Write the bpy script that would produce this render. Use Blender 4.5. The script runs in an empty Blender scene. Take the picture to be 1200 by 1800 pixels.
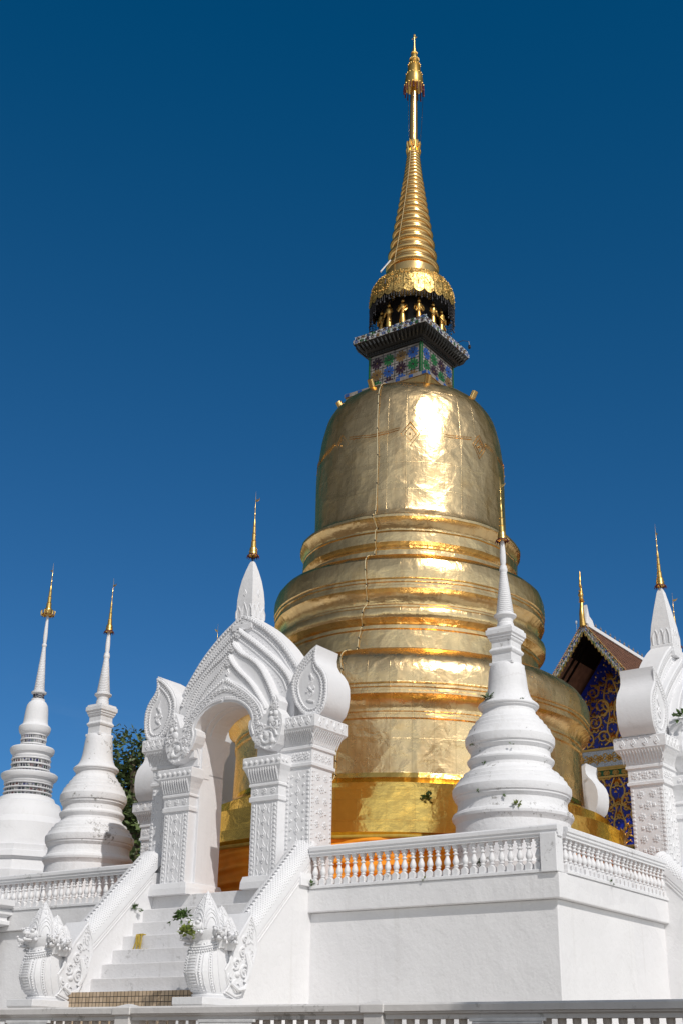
import bpy, bmesh, math, random
from mathutils import Vector, Matrix
from math import sin, cos, pi, radians, sqrt, atan2, hypot
random.seed(7)
scene = bpy.context.scene
COL = scene.collection

# ------------------------------------------------------------------ camera
PITCH, ROLL, PHI = .4103, .0167, .6173
cam = bpy.data.cameras.new('camera'); cam_o = bpy.data.objects.new('camera', cam); COL.objects.link(cam_o)
cam.sensor_fit = 'VERTICAL'; cam.sensor_height = 36.0; cam.lens = 36.0 * 2224.1 / 1800.0
cam.clip_start = .1; cam.clip_end = 3000
cam_o.location = (0, 0, 1.6)
cam_o.rotation_mode = 'QUATERNION'
cam_o.rotation_quaternion = (Matrix.Rotation(pi/2 + PITCH, 4, 'X') @ Matrix.Rotation(ROLL, 4, 'Z')).to_quaternion()
scene.camera = cam_o

# ------------------------------------------------------------------ light
SUN_AZ, SUN_EL = 155.0, 42.0          # azimuth clockwise from +Y
w = bpy.data.worlds.new("World"); scene.world = w; w.use_nodes = True
nt = w.node_tree; nt.nodes.clear()
sky = nt.nodes.new('ShaderNodeTexSky'); sky.sky_type = 'NISHITA'; sky.sun_disc = False
sky.sun_elevation = radians(SUN_EL); sky.sun_rotation = radians(SUN_AZ)
sky.altitude = 1200; sky.air_density = 1.0; sky.dust_density = .25; sky.ozone_density = 3.0
# clear deep blue in the band away from the sun, paler and more neutral towards the sun and overhead
def wn(kind, **kw):
    n = nt.nodes.new(kind)
    for k, v in kw.items(): setattr(n, k, v)
    return n
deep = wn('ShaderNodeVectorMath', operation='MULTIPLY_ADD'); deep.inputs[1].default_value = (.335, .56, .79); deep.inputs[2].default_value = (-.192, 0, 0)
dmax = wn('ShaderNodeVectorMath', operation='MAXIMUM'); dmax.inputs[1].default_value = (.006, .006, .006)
lum = wn('ShaderNodeRGBToBW')
pale = wn('ShaderNodeMix', data_type='RGBA'); pale.inputs[0].default_value = .68
warm = wn('ShaderNodeMix', data_type='RGBA', blend_type='MULTIPLY'); warm.inputs[0].default_value = 1; warm.inputs[7].default_value = (1.32, 1.29, 1.22, 1)
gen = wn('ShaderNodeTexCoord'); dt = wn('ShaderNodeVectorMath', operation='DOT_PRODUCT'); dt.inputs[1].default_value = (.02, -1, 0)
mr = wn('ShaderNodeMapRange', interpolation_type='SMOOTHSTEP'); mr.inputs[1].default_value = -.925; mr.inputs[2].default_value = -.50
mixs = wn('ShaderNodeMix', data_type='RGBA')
K_ = nt.links.new
K_(sky.outputs[0], deep.inputs[0]); K_(deep.outputs[0], dmax.inputs[0])
K_(sky.outputs[0], lum.inputs[0]); K_(sky.outputs[0], pale.inputs[6]); K_(lum.outputs[0], pale.inputs[7]); K_(pale.outputs[2], warm.inputs[6])
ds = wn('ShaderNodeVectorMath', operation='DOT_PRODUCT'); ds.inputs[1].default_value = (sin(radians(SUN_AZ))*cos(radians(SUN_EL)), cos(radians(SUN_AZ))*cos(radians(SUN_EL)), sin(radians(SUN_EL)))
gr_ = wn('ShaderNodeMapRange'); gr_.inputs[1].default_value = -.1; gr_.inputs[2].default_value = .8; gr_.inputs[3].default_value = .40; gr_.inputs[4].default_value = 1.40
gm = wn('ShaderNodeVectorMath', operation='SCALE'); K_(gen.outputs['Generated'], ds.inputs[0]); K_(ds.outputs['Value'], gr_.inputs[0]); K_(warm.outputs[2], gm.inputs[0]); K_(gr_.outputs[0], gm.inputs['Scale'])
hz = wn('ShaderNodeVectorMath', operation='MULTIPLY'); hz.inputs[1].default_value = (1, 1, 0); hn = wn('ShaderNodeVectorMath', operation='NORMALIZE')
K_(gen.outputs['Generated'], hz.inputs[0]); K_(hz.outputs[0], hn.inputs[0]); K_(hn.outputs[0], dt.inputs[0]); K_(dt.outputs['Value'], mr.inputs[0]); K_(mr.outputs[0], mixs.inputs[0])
wz = wn('ShaderNodeTexNoise'); wz.inputs['Scale'].default_value = 5.0; wz.inputs['Detail'].default_value = 7; wz.inputs['Roughness'].default_value = .62; wz.inputs['Distortion'].default_value = .5
wmp = wn('ShaderNodeMapping'); wmp.inputs['Scale'].default_value = (1, 1, 3.2); K_(gen.outputs['Generated'], wmp.inputs['Vector']); K_(wmp.outputs[0], wz.inputs['Vector'])
wr = wn('ShaderNodeMapRange', interpolation_type='SMOOTHSTEP'); wr.inputs[1].default_value = .50; wr.inputs[2].default_value = .74
K_(wz.outputs[0], wr.inputs[0])
wsep = wn('ShaderNodeSeparateXYZ'); K_(gen.outputs['Generated'], wsep.inputs[0])
wel = wn('ShaderNodeMapRange', interpolation_type='SMOOTHSTEP'); wel.inputs[1].default_value = .30; wel.inputs[2].default_value = .12; wel.inputs[3].default_value = 0; wel.inputs[4].default_value = .30; K_(wsep.outputs[2], wel.inputs[0])
wml = wn('ShaderNodeMath', operation='MULTIPLY'); K_(wr.outputs[0], wml.inputs[0]); K_(wel.outputs[0], wml.inputs[1])
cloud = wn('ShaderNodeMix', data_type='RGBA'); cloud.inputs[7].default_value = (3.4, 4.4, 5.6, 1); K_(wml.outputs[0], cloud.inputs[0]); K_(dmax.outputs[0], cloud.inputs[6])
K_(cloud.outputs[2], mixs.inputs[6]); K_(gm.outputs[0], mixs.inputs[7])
bg = nt.nodes.new('ShaderNodeBackground'); bg.inputs[1].default_value = .10
wo = nt.nodes.new('ShaderNodeOutputWorld')
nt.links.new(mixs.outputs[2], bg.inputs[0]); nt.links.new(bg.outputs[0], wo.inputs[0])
sl = bpy.data.lights.new('sun', 'SUN'); sl.energy = 2.9; sl.angle = radians(.5); sl.color = (1, .955, .90)
so = bpy.data.objects.new('sun', sl); COL.objects.link(so)
sd = Vector((sin(radians(SUN_AZ))*cos(radians(SUN_EL)), cos(radians(SUN_AZ))*cos(radians(SUN_EL)), sin(radians(SUN_EL))))
so.rotation_mode = 'QUATERNION'; so.rotation_quaternion = sd.to_track_quat('Z', 'Y')
so.location = sd * 60
vs = scene.view_settings
vs.view_transform = 'Standard'; vs.look = 'None'; vs.gamma = 1; vs.use_curve_mapping = False
vs.exposure = 0.0
scene.cycles.max_bounces = 10; scene.cycles.diffuse_bounces = 5; scene.cycles.glossy_bounces = 5
scene.cycles.sample_clamp_indirect = 8

# ------------------------------------------------------------------ frames
CX, CY = 3.104*.8, 40.0
EX = Vector((cos(PHI), -sin(PHI), 0)); EY = Vector((sin(PHI), cos(PHI), 0))
def LW(x, y, z=0): return Vector((CX, CY, 0)) + EX*x + EY*y + Vector((0, 0, z))
RZ = -PHI

# ------------------------------------------------------------------ object helpers
def tag(o, label=None, cat=None, group=None, kind=None):
    if label: o['label'] = label
    if cat: o['category'] = cat
    if group: o['group'] = group
    if kind: o['kind'] = kind
    return o
def thing(name, label, cat, loc=(0, 0, 0), rz=RZ, group=None):
    o = bpy.data.objects.new(name, None); COL.objects.link(o)
    o.empty_display_size = .2
    o.location = loc; o.rotation_euler = (0, 0, rz)
    return tag(o, label, cat, group)
def kids(o): return [c for c in COL.objects if c.parent == o]
def dup(o, parent=None, loc=None, rz=None, label=None):
    c = o.copy(); COL.objects.link(c); c.parent = parent
    for ch in list(o.children): dup(ch, c)
    if loc is not None: c.location = loc
    if rz is not None: c.rotation_euler = (0, 0, rz)
    if label: c['label'] = label
    return c

RELIEF = .68
class MB:
    def __init__(s): s.v = []; s.f = []; s.uv = {}
    def add(s, vs, fs, uvs=None):
        b = len(s.v); s.v += [tuple(p) for p in vs]
        for i, f in enumerate(fs):
            if uvs: s.uv[len(s.f)] = uvs[i]
            s.f.append(tuple(b + k for k in f))
        return s
    def box(s, x0, x1, y0, y1, z0, z1):
        v = [(x, y, z) for z in (z0, z1) for y in (y0, y1) for x in (x0, x1)]
        return s.add(v, [(0, 2, 3, 1), (4, 5, 7, 6), (0, 1, 5, 4), (2, 6, 7, 3), (0, 4, 6, 2), (1, 3, 7, 5)])
    def frustum(s, cx, cy, levels):
        # square stack, levels [(half x, half y, z)]
        v = []; f = []
        for hx, hy, z in levels:
            v += [(cx-hx, cy-hy, z), (cx+hx, cy-hy, z), (cx+hx, cy+hy, z), (cx-hx, cy+hy, z)]
        n = len(levels)
        for i in range(n-1):
            for k in range(4): f.append((4*i+k, 4*i+(k+1) % 4, 4*i+4+(k+1) % 4, 4*i+4+k))
        f.append((3, 2, 1, 0)); f.append(tuple(4*(n-1)+k for k in range(4)))
        return s.add(v, f)
    def prism(s, poly, fn, d0, d1):
        # poly (u,v) counter-clockwise, fn(u,v,d) -> xyz
        n = len(poly)
        v = [fn(u, q, d0) for u, q in poly] + [fn(u, q, d1) for u, q in poly]
        f = [tuple(range(n)), tuple(range(2*n-1, n-1, -1))]
        f += [(i, n+i, n+(i+1) % n, (i+1) % n) for i in range(n)]
        return s.add(v, f)
    def lathe(s, prof, n=48, cx=0, cy=0, uvr=1.0, a0=0, cap=True, wob=None):
        v = []; f = []; uv = []
        L = [0]
        for i in range(1, len(prof)): L.append(L[-1] + hypot(prof[i][0]-prof[i-1][0], prof[i][1]-prof[i-1][1]))
        for (r, z) in prof:
            for k in range(n):
                a = a0 + 2*pi*k/n; rr = r if wob is None else r + wob(a, z)
                v.append((cx + rr*cos(a), cy + rr*sin(a), z))
        for i in range(len(prof)-1):
            for k in range(n):
                k2 = (k+1) % n
                f.append((i*n+k, i*n+k2, (i+1)*n+k2, (i+1)*n+k))
                u0, u1 = 2*pi*k/n*uvr, 2*pi*(k+1)/n*uvr
                uv.append(((u0, L[i]), (u1, L[i]), (u1, L[i+1]), (u0, L[i+1])))
        if cap:
            if prof[0][0] > 1e-4: f.append(tuple(range(n-1, -1, -1))); uv.append(tuple((0, 0) for _ in range(n)))
            if prof[-1][0] > 1e-4: f.append(tuple((len(prof)-1)*n+k for k in range(n))); uv.append(tuple((0, 0) for _ in range(n)))
        return s.add(v, f, uv)
    def tube(s, pts, r, n=6, cap=True):
        pts = [Vector(p) for p in pts]; v = []; f = []
        rr = r if isinstance(r, (list, tuple)) else [r]*len(pts)
        up = None
        for i, p in enumerate(pts):
            t = (pts[min(i+1, len(pts)-1)] - pts[max(i-1, 0)])
            if t.length < 1e-9: t = Vector((0, 0, 1))
            t.normalize()
            if up is None:
                up = t.orthogonal().normalized()
            else:
                up = up - t*up.dot(t)
                up = t.orthogonal().normalized() if up.length < 1e-6 else up.normalized()
            b = t.cross(up)
            for k in range(n):
                a = 2*pi*k/n; v.append(p + (up*cos(a) + b*sin(a))*rr[i])
        for i in range(len(pts)-1):
            for k in range(n):
                k2 = (k+1) % n; f.append((i*n+k, i*n+k2, (i+1)*n+k2, (i+1)*n+k))
        if cap: f += [tuple(range(n-1, -1, -1)), tuple((len(pts)-1)*n+k for k in range(n))]
        return s.add(v, f)
    def ball(s, c, rx, ry=None, rz=None, nu=8, nv=6, rot=None):
        ry = rx if ry is None else ry; rz = rx if rz is None else rz
        c = Vector(c); v = []; f = []
        def P(x, y, z):
            p = Vector((x*rx, y*ry, z*rz))
            if rot is not None: p = rot @ p
            return c + p
        v.append(P(0, 0, -1))
        for i in range(1, nv):
            t = -pi/2 + pi*i/nv
            for k in range(nu): a = 2*pi*k/nu; v.append(P(cos(t)*cos(a), cos(t)*sin(a), sin(t)))
        v.append(P(0, 0, 1)); top = len(v)-1
        for k in range(nu): f.append((0, 1+(k+1) % nu, 1+k))
        for i in range(nv-2):
            for k in range(nu):
                k2 = (k+1) % nu; f.append((1+i*nu+k, 1+i*nu+k2, 1+(i+1)*nu+k2, 1+(i+1)*nu+k))
        b = 1+(nv-2)*nu
        for k in range(nu): f.append((b+k, b+(k+1) % nu, top))
        return s.add(v, f)
    # ---- reliefs; fn(u,v,d): plane point raised by d
    def loz(s, fn, u, q, wd, ht, d, tip=.0):
        # teardrop / lozenge boss
        d *= RELIEF
        o = [(0, -.5), (.42, -.22), (.5, .0), (.25, .25), (0, .6), (-.25, .25), (-.5, .0), (-.42, -.22)]
        v = [fn(u+a*wd, q+b*ht, -.004) for a, b in o] + [fn(u+a*wd*.72, q+b*ht*.72, d) for a, b in o]
        v += [fn(u+a*wd*.5, q+b*ht*.5, d*.45) for a, b in o] + [fn(u, q-.05*ht, d*1.15)]
        f = [(i, (i+1) % 8, 8+(i+1) % 8, 8+i) for i in range(8)] + [(8+i, 8+(i+1) % 8, 16+(i+1) % 8, 16+i) for i in range(8)] + [(16+i, 16+(i+1) % 8, 24) for i in range(8)]
        return s.add(v, f)
    def bead(s, fn, u, q, r, d=None, n=6, sq=False):
        d = (r*.8 if d is None else d)*RELIEF
        k0 = pi/4 if sq else 0; n = 4 if sq else n
        rr = r*1.35 if sq else r
        v = [fn(u+rr*cos(k0+2*pi*k/n), q+rr*sin(k0+2*pi*k/n), -.004) for k in range(n)]
        v += [fn(u+rr*.68*cos(k0+2*pi*k/n), q+rr*.68*sin(k0+2*pi*k/n), d) for k in range(n)]
        f = [(k, (k+1) % n, n+(k+1) % n, n+k) for k in range(n)] + [tuple(range(n, 2*n))]
        return s.add(v, f)
    def rosette(s, fn, u, q, r, d, n=6):
        for k in range(n):
            a = 2*pi*k/n + .3
            s.bead(fn, u+.62*r*cos(a), q+.62*r*sin(a), .38*r, d*.8)
        return s.bead(fn, u, q, .34*r, d*1.2)
    def ribbon(s, fn, pts, wd, d, closed=False):
        # raised band of half width wd following pts in the plane
        n = len(pts); L = []; R = []; d = d*RELIEF
        for i, (u, q) in enumerate(pts):
            a = pts[(i-1) % n] if closed or i > 0 else pts[0]
            b = pts[(i+1) % n] if closed or i < n-1 else pts[-1]
            tx, ty = b[0]-a[0], b[1]-a[1]; l = hypot(tx, ty) or 1
            wv = wd[i] if isinstance(wd, list) else wd
            nx, ny = -ty/l*wv, tx/l*wv
            L.append((u+nx, q+ny)); R.append((u-nx, q-ny))
        v = []
        for i in range(n):
            v += [fn(L[i][0], L[i][1], -.004), fn(L[i][0]*.8+R[i][0]*.2, L[i][1]*.8+R[i][1]*.2, d), fn(L[i][0]*.2+R[i][0]*.8, L[i][1]*.2+R[i][1]*.8, d), fn(R[i][0], R[i][1], -.004)]
        f = []
        m = n if closed else n-1
        for i in range(m):
            j = (i+1) % n
            for k in range(3): f.append((4*i+k, 4*i+k+1, 4*j+k+1, 4*j+k))
        if not closed: f += [(0, 3, 2, 1), (4*n-4, 4*n-3, 4*n-2, 4*n-1)]
        return s.add(v, f)
    def build(s, name, mat, parent=None, smooth=None, bevel=0):
        me = bpy.data.meshes.new(name); me.from_pydata(s.v, [], s.f)
        if s.uv:
            ul = me.uv_layers.new(name='uv'); li = 0
            for i, f in enumerate(s.f):
                u = s.uv.get(i)
                for k in range(len(f)):
                    if u: ul.data[li+k].uv = u[k]
                li += len(f)
        bm = bmesh.new(); bm.from_mesh(me); bmesh.ops.recalc_face_normals(bm, faces=bm.faces); bm.to_mesh(me); bm.free()
        for m in (mat if isinstance(mat, (list, tuple)) else [mat]): me.materials.append(m)
        if smooth:
            for p in me.polygons: p.use_smooth = True
            me.set_sharp_from_angle(angle=radians(smooth))
        o = bpy.data.objects.new(name, me); COL.objects.link(o); o.parent = parent
        if bevel:
            b = o.modifiers.new('bevel', 'BEVEL'); b.width = bevel; b.segments = 2; b.limit_method = 'ANGLE'; b.angle_limit = radians(40)
        return o

def catmull(pts, n=6, closed=False):
    P = [Vector(p) for p in pts]; out = []
    m = len(P)
    rng = range(m if closed else m-1)
    for i in rng:
        p0 = P[(i-1) % m] if closed or i > 0 else P[0]
        p1 = P[i]; p2 = P[(i+1) % m]
        p3 = P[(i+2) % m] if closed or i < m-2 else P[-1]
        for k in range(n):
            t = k/n
            out.append(.5*((2*p1) + (p2-p0)*t + (2*p0-5*p1+4*p2-p3)*t*t + (3*p1-p0-3*p2+p3)*t**3))
    if not closed: out.append(P[-1])
    return [tuple(p) for p in out]
def resample(pts, step):
    out = [pts[0]]; acc = 0
    for a, b in zip(pts, pts[1:]):
        l = hypot(b[0]-a[0], b[1]-a[1]); t = step-acc
        while t <= l:
            out.append((a[0]+(b[0]-a[0])*t/l, a[1]+(b[1]-a[1])*t/l)); t += step
        acc = l-(t-step)
    return out

# ------------------------------------------------------------------ materials
def mat(name):
    m = bpy.data.materials.new(name); m.use_nodes = True
    N = m.node_tree.nodes; L = m.node_tree.links
    return m, N, L, N['Principled BSDF']
def noise(N, L, vec, scale, detail=4, rough=.55, dist=0):
    n = N.new('ShaderNodeTexNoise'); n.inputs['Scale'].default_value = scale; n.inputs['Detail'].default_value = detail
    n.inputs['Roughness'].default_value = rough; n.inputs['Distortion'].default_value = dist
    if vec is not None: L.new(vec, n.inputs['Vector'])
    return n
def ramp(N, L, src, stops):
    r = N.new('ShaderNodeValToRGB'); e = r.color_ramp.elements
    while len(e) < len(stops): e.new(.5)
    for i, (p, c) in enumerate(stops):
        e[i].position = p; e[i].color = c if len(c) == 4 else (*c, 1)
    L.new(src, r.inputs[0]); return r
def mixc(N, L, fac, a, b, mode='MIX'):
    n = N.new('ShaderNodeMix'); n.data_type = 'RGBA'; n.blend_type = mode
    for sock, val in ((0, fac), (6, a), (7, b)):
        if hasattr(val, 'is_linked'): L.new(val, n.inputs[sock])
        else: n.inputs[sock].default_value = val if sock == 0 else (*val, 1) if len(val) == 3 else val
    return n.outputs[2]
def mapping(N, L, src, sc):
    mp = N.new('ShaderNodeMapping'); mp.inputs['Scale'].default_value = sc; L.new(src, mp.inputs['Vector']); return mp.outputs[0]

def stucco(name, base=(.775, .775, .785), dirt=.25, speck=.0, bump=.25, crack=.0):
    m, N, L, B = mat(name)
    tc = N.new('ShaderNodeTexCoord'); ge = N.new('ShaderNodeNewGeometry'); P = ge.outputs['Position']
    big = noise(N, L, P, .7, 5); c0 = ramp(N, L, big.outputs[0], [(.3, tuple(b*.94 for b in base)), (.7, base)])
    col = c0.outputs[0]
    # rain streaks: noise squeezed along z
    st = noise(N, L, mapping(N, L, P, (5, 5, .35)), 1.0, 6, .65)
    sm = ramp(N, L, st.outputs[0], [(.56, (0, 0, 0)), (.80, (dirt, dirt, dirt))])
    col = mixc(N, L, sm.outputs[0], col, (.50, .48, .45))
    # patched paint and hairline cracks
    pv = N.new('ShaderNodeTexVoronoi'); pv.inputs['Scale'].default_value = .55; L.new(mixc(N, L, .25, P, noise(N, L, P, 1.1, 4).outputs['Color']), pv.inputs['Vector'])
    pc = N.new('ShaderNodeSeparateColor'); L.new(pv.outputs['Color'], pc.inputs[0])
    col = mixc(N, L, .5, col, ramp(N, L, pc.outputs[0], [(0, (.90, .90, .91)), (1, (1, 1, 1))]).outputs[0], 'MULTIPLY')
    cv = N.new('ShaderNodeTexVoronoi'); cv.feature = 'DISTANCE_TO_EDGE'; cv.inputs['Scale'].default_value = .33; L.new(mixc(N, L, .4, P, noise(N, L, P, 1.7, 6, .7).outputs['Color']), cv.inputs['Vector'])
    cm = noise(N, L, P, .5, 2)
    ck = N.new('ShaderNodeMath'); ck.operation = 'MULTIPLY'
    L.new(ramp(N, L, cv.outputs['Distance'], [(.0, (1, 1, 1)), (.006, (0, 0, 0))]).outputs[0], ck.inputs[0]); L.new(ramp(N, L, cm.outputs[0], [(.5, (0, 0, 0)), (.6, (crack,)*3)]).outputs[0], ck.inputs[1])
    col = mixc(N, L, ck.outputs[0], col, (.30, .28, .26))
    if speck:
        a = noise(N, L, P, 9, 8, .7); b = noise(N, L, P, 1.3, 3)
        mul = N.new('ShaderNodeMath'); mul.operation = 'MULTIPLY'; L.new(a.outputs[0], mul.inputs[0]); L.new(b.outputs[0], mul.inputs[1])
        r = ramp(N, L, mul.outputs[0], [(.33, (0, 0, 0)), (.40, (speck, speck, speck))])
        col = mixc(N, L, r.outputs[0], col, (.16, .15, .13))
    L.new(col, B.inputs['Base Color']); B.inputs['Roughness'].default_value = .78
    B.inputs['Specular IOR Level'].default_value = .3
    nb = noise(N, L, P, 14, 6, .6); nb2 = noise(N, L, P, 2.2, 3)
    ad = N.new('ShaderNodeMath'); ad.operation = 'MULTIPLY_ADD'; L.new(nb2.outputs[0], ad.inputs[0]); ad.inputs[1].default_value = 3.0; L.new(nb.outputs[0], ad.inputs[2])
    bp = N.new('ShaderNodeBump'); bp.inputs['Strength'].default_value = bump; bp.inputs['Distance'].default_value = .02
    L.new(ad.outputs[0], bp.inputs['Height']); L.new(bp.outputs[0], B.inputs['Normal'])
    return m

def gold(name, col=(.90, .60, .24), rough=.28, sheets=None, dents=.6, seam=.5, dist=.03):
    m, N, L, B = mat(name)
    tc = N.new('ShaderNodeTexCoord'); ge = N.new('ShaderNodeNewGeometry'); P = ge.outputs['Position']
    B.inputs['Metallic'].default_value = 1.0; B.inputs['Specular Tint'].default_value = (.95, .66, .30, 1)
    n1 = noise(N, L, P, 1.1, 5, .6)
    c = ramp(N, L, n1.outputs[0], [(.3, tuple(x*.86 for x in col)), (.55, col), (.75, (min(1, col[0]*1.04), col[1]*.95, col[2]*.8))]).outputs[0]
    n2 = noise(N, L, P, 3.0, 4)
    stn = noise(N, L, mapping(N, L, P, (3.5, 3.5, .28)), 1.0, 5, .6)
    c = mixc(N, L, ramp(N, L, stn.outputs[0], [(.52, (0, 0, 0)), (.80, (.55, .55, .55))]).outputs[0], c, tuple(x*k for x, k in zip(col, (.62, .50, .42))))
    h = None
    if sheets:
        br = N.new('ShaderNodeTexBrick'); br.offset = 0.0; br.inputs['Scale'].default_value = 1.0
        br.inputs['Brick Width'].default_value = sheets[0]; br.inputs['Row Height'].default_value = sheets[1]
        br.inputs['Mortar Size'].default_value = .012; br.inputs['Mortar Smooth'].default_value = .3
        br.inputs['Color1'].default_value = (1, 1, 1, 1); br.inputs['Color2'].default_value = (.80, .80, .80, 1); br.inputs['Mortar'].default_value = (.62, .60, .56, 1)
        L.new(tc.outputs['UV'], br.inputs['Vector'])
        c = mixc(N, L, seam*.55, c, br.outputs['Color'], 'MULTIPLY')
        mr0 = N.new('ShaderNodeMath'); mr0.operation = 'MULTIPLY'; L.new(br.outputs['Fac'], mr0.inputs[0]); mr0.inputs[1].default_value = seam*.07
        h = mr0.outputs[0]
    # crumpled sheet: ridged voronoi edges + soft noise
    vo = N.new('ShaderNodeTexVoronoi'); vo.feature = 'DISTANCE_TO_EDGE'; vo.inputs['Scale'].default_value = 1.8
    wv = noise(N, L, P, 1.6, 3)
    L.new(mixc(N, L, .35, P, wv.outputs['Color']), vo.inputs['Vector'])
    vr = ramp(N, L, vo.outputs['Distance'], [(0, (1, 1, 1)), (.22, (0, 0, 0))])
    nz = noise(N, L, P, 2.6, 5, .5, .4)
    a1 = N.new('ShaderNodeMath'); a1.operation = 'MULTIPLY_ADD'; L.new(vr.outputs[0], a1.inputs[0]); a1.inputs[1].default_value = .40; L.new(nz.outputs[0], a1.inputs[2])
    hh = a1.outputs[0]
    fine = noise(N, L, mapping(N, L, P, (3.2, 3.2, 6.5)), 1.0, 4, .55, 1.2)
    fr = N.new('ShaderNodeMath'); fr.operation = 'MULTIPLY_ADD'; L.new(fine.outputs[0], fr.inputs[0]); fr.inputs[1].default_value = .26; L.new(hh, fr.inputs[2]); hh = fr.outputs[0]
    if h is not None:
        a2 = N.new('ShaderNodeMath'); a2.operation = 'ADD'; L.new(hh, a2.inputs[0]); L.new(h, a2.inputs[1]); hh = a2.outputs[0]
    bp = N.new('ShaderNodeBump'); bp.inputs['Strength'].default_value = dents; bp.inputs['Distance'].default_value = dist
    L.new(hh, bp.inputs['Height']); L.new(bp.outputs[0], B.inputs['Normal'])
    L.new(c, B.inputs['Base Color'])
    rr = N.new('ShaderNodeMapRange'); L.new(n2.outputs[0], rr.inputs[0]); rr.inputs[3].default_value = rough*.6; rr.inputs[4].default_value = rough*1.4
    L.new(rr.outputs[0], B.inputs['Roughness'])
    return m

def plain(name, col, rough=.6, metal=0, var=.15, scale=6, bump=0, spec=.5):
    m, N, L, B = mat(name)
    ge = N.new('ShaderNodeNewGeometry'); P = ge.outputs['Position']
    n = noise(N, L, P, scale, 4)
    L.new(ramp(N, L, n.outputs[0], [(.3, tuple(c*(1-var) for c in col)), (.7, tuple(min(1, c*(1+var)) for c in col))]).outputs[0], B.inputs['Base Color'])
    B.inputs['Roughness'].default_value = rough; B.inputs['Metallic'].default_value = metal
    B.inputs['Specular IOR Level'].default_value = spec
    if bump:
        bp = N.new('ShaderNodeBump'); bp.inputs['Strength'].default_value = bump; bp.inputs['Distance'].default_value = .02
        L.new(n.outputs[0], bp.inputs['Height']); L.new(bp.outputs[0], B.inputs['Normal'])
    return m
def mosaic(name, cols, scale, rough=.15, grout=(.35, .34, .32)):
    m, N, L, B = mat(name)
    ge = N.new('ShaderNodeNewGeometry'); P = ge.outputs['Position']
    vo = N.new('ShaderNodeTexVoronoi'); vo.inputs['Scale'].default_value = scale; L.new(P, vo.inputs['Vector'])
    sp = N.new('ShaderNodeSeparateColor'); L.new(vo.outputs['Color'], sp.inputs[0])
    st = [(i/len(cols), c) for i, c in enumerate(cols)]
    r = ramp(N, L, sp.outputs[0], st); r.color_ramp.interpolation = 'CONSTANT'
    ve = N.new('ShaderNodeTexVoronoi'); ve.feature = 'DISTANCE_TO_EDGE'; ve.inputs['Scale'].default_value = scale; L.new(P, ve.inputs['Vector'])
    e = ramp(N, L, ve.outputs['Distance'], [(.02, (0, 0, 0)), (.07, (1, 1, 1))])
    L.new(mixc(N, L, e.outputs[0], grout, r.outputs[0]), B.inputs['Base Color'])
    B.inputs['Roughness'].default_value = rough
    return m

M = {}
M['white'] = stucco('white_stucco', dirt=.24, crack=.1)
M['white_old'] = stucco('weathered_stucco', dirt=.34, speck=.8, bump=.4, crack=.2)
M['white_rail'] = stucco('rail_stucco', dirt=.25, speck=.45)
M['fence_paint'] = stucco('fence_paint', base=(.70, .68, .66), dirt=.35, speck=.5)
M['fence_baluster_shaded'] = stucco('baluster_shade_tone', base=(.52, .47, .42), dirt=.4, speck=.3)  # darker than the rail: the shade beneath it is put into this colour
M['white_carve'] = stucco('carved_stucco', base=(.76, .76, .77), dirt=.12, bump=.35)
M['white_wall'] = stucco('wall_stucco', base=(.775, .77, .775), dirt=.26, bump=.4, crack=.12)
M['white_step'] = stucco('step_stucco', base=(.72, .715, .72), dirt=.55, bump=.4, speck=.35)
M['gold'] = gold('gilt_sheet', col=(.86, .63, .33), rough=.28, sheets=(.62, .95), dents=.75, seam=.8)
M['gold_band'] = gold('gilt_band', col=(.86, .63, .32), rough=.23, sheets=(.62, 2.0), dents=.62, seam=.45)
M['gold_low'] = gold('gilt_low', col=(.88, .57, .15), rough=.18, sheets=(.75, .7), dents=.5, seam=.5)
M['gold_ring'] = gold('gilt_ring', rough=.24, dents=.25)
M['gold_fine'] = gold('gilt_fine', col=(.90, .61, .20), rough=.28, dents=.15)
M['gold_pierced'] = gold('gilt_pierced', col=(.86, .58, .20), rough=.45, dents=.9, dist=.05)
def pierce(m):
    N = m.node_tree.nodes; L = m.node_tree.links; B = N['Principled BSDF']
    src = B.inputs['Base Color'].links[0].from_socket
    ge = N.new('ShaderNodeNewGeometry'); n = noise(N, L, ge.outputs['Position'], 19, 2, .5, .8)
    r = ramp(N, L, n.outputs[0], [(.50, (0, 0, 0)), (.60, (.75, .75, .75))])
    L.new(mixc(N, L, r.outputs[0], src, (.03, .02, .008)), B.inputs['Base Color'])
pierce(M['gold_pierced'])
M['gold_carved'] = gold('gilt_carved', col=(.78, .49, .15), rough=.36, dents=.3)
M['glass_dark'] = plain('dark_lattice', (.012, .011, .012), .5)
M['fringe'] = plain('dark_fringe', (.02, .018, .02), .5)
M['maroon'] = plain('maroon_fringe', (.10, .012, .022), .6)
M['cloth'] = plain('saffron_cloth', (.82, .30, .012), .7, var=.12, scale=2)
M['black'] = plain('opening_shade_black', (.006, .006, .006), .8)  # near-black colour standing for the shade inside an opening
M['leaf'] = plain('leaf_green', (.06, .11, .025), .5, var=.5, scale=3)
M['leaf_y'] = plain('leaf_yellow_green', (.16, .20, .03), .5, var=.4, scale=5)
M['leaf_tree'] = plain('tree_leaf', (.085, .12, .034), .55, var=.55, scale=1.2)
M['bark'] = plain('bark', (.10, .075, .05), .9, var=.4, scale=8)
M['grey_tile'] = plain('grey_tile_bed', (.24, .22, .20), .4, var=.35, scale=4)
M['ceram'] = mosaic('ceramic_mosaic', [(.42, .40, .36), (.04, .08, .22), (.36, .33, .30), (.03, .10, .04), (.03, .02, .03), (.40, .37, .32), (.16, .09, .04), (.05, .04, .04)], 9)
M['eave_dark'] = plain('eave_dark', (.010, .009, .007), .35, var=.5, scale=6)
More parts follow.
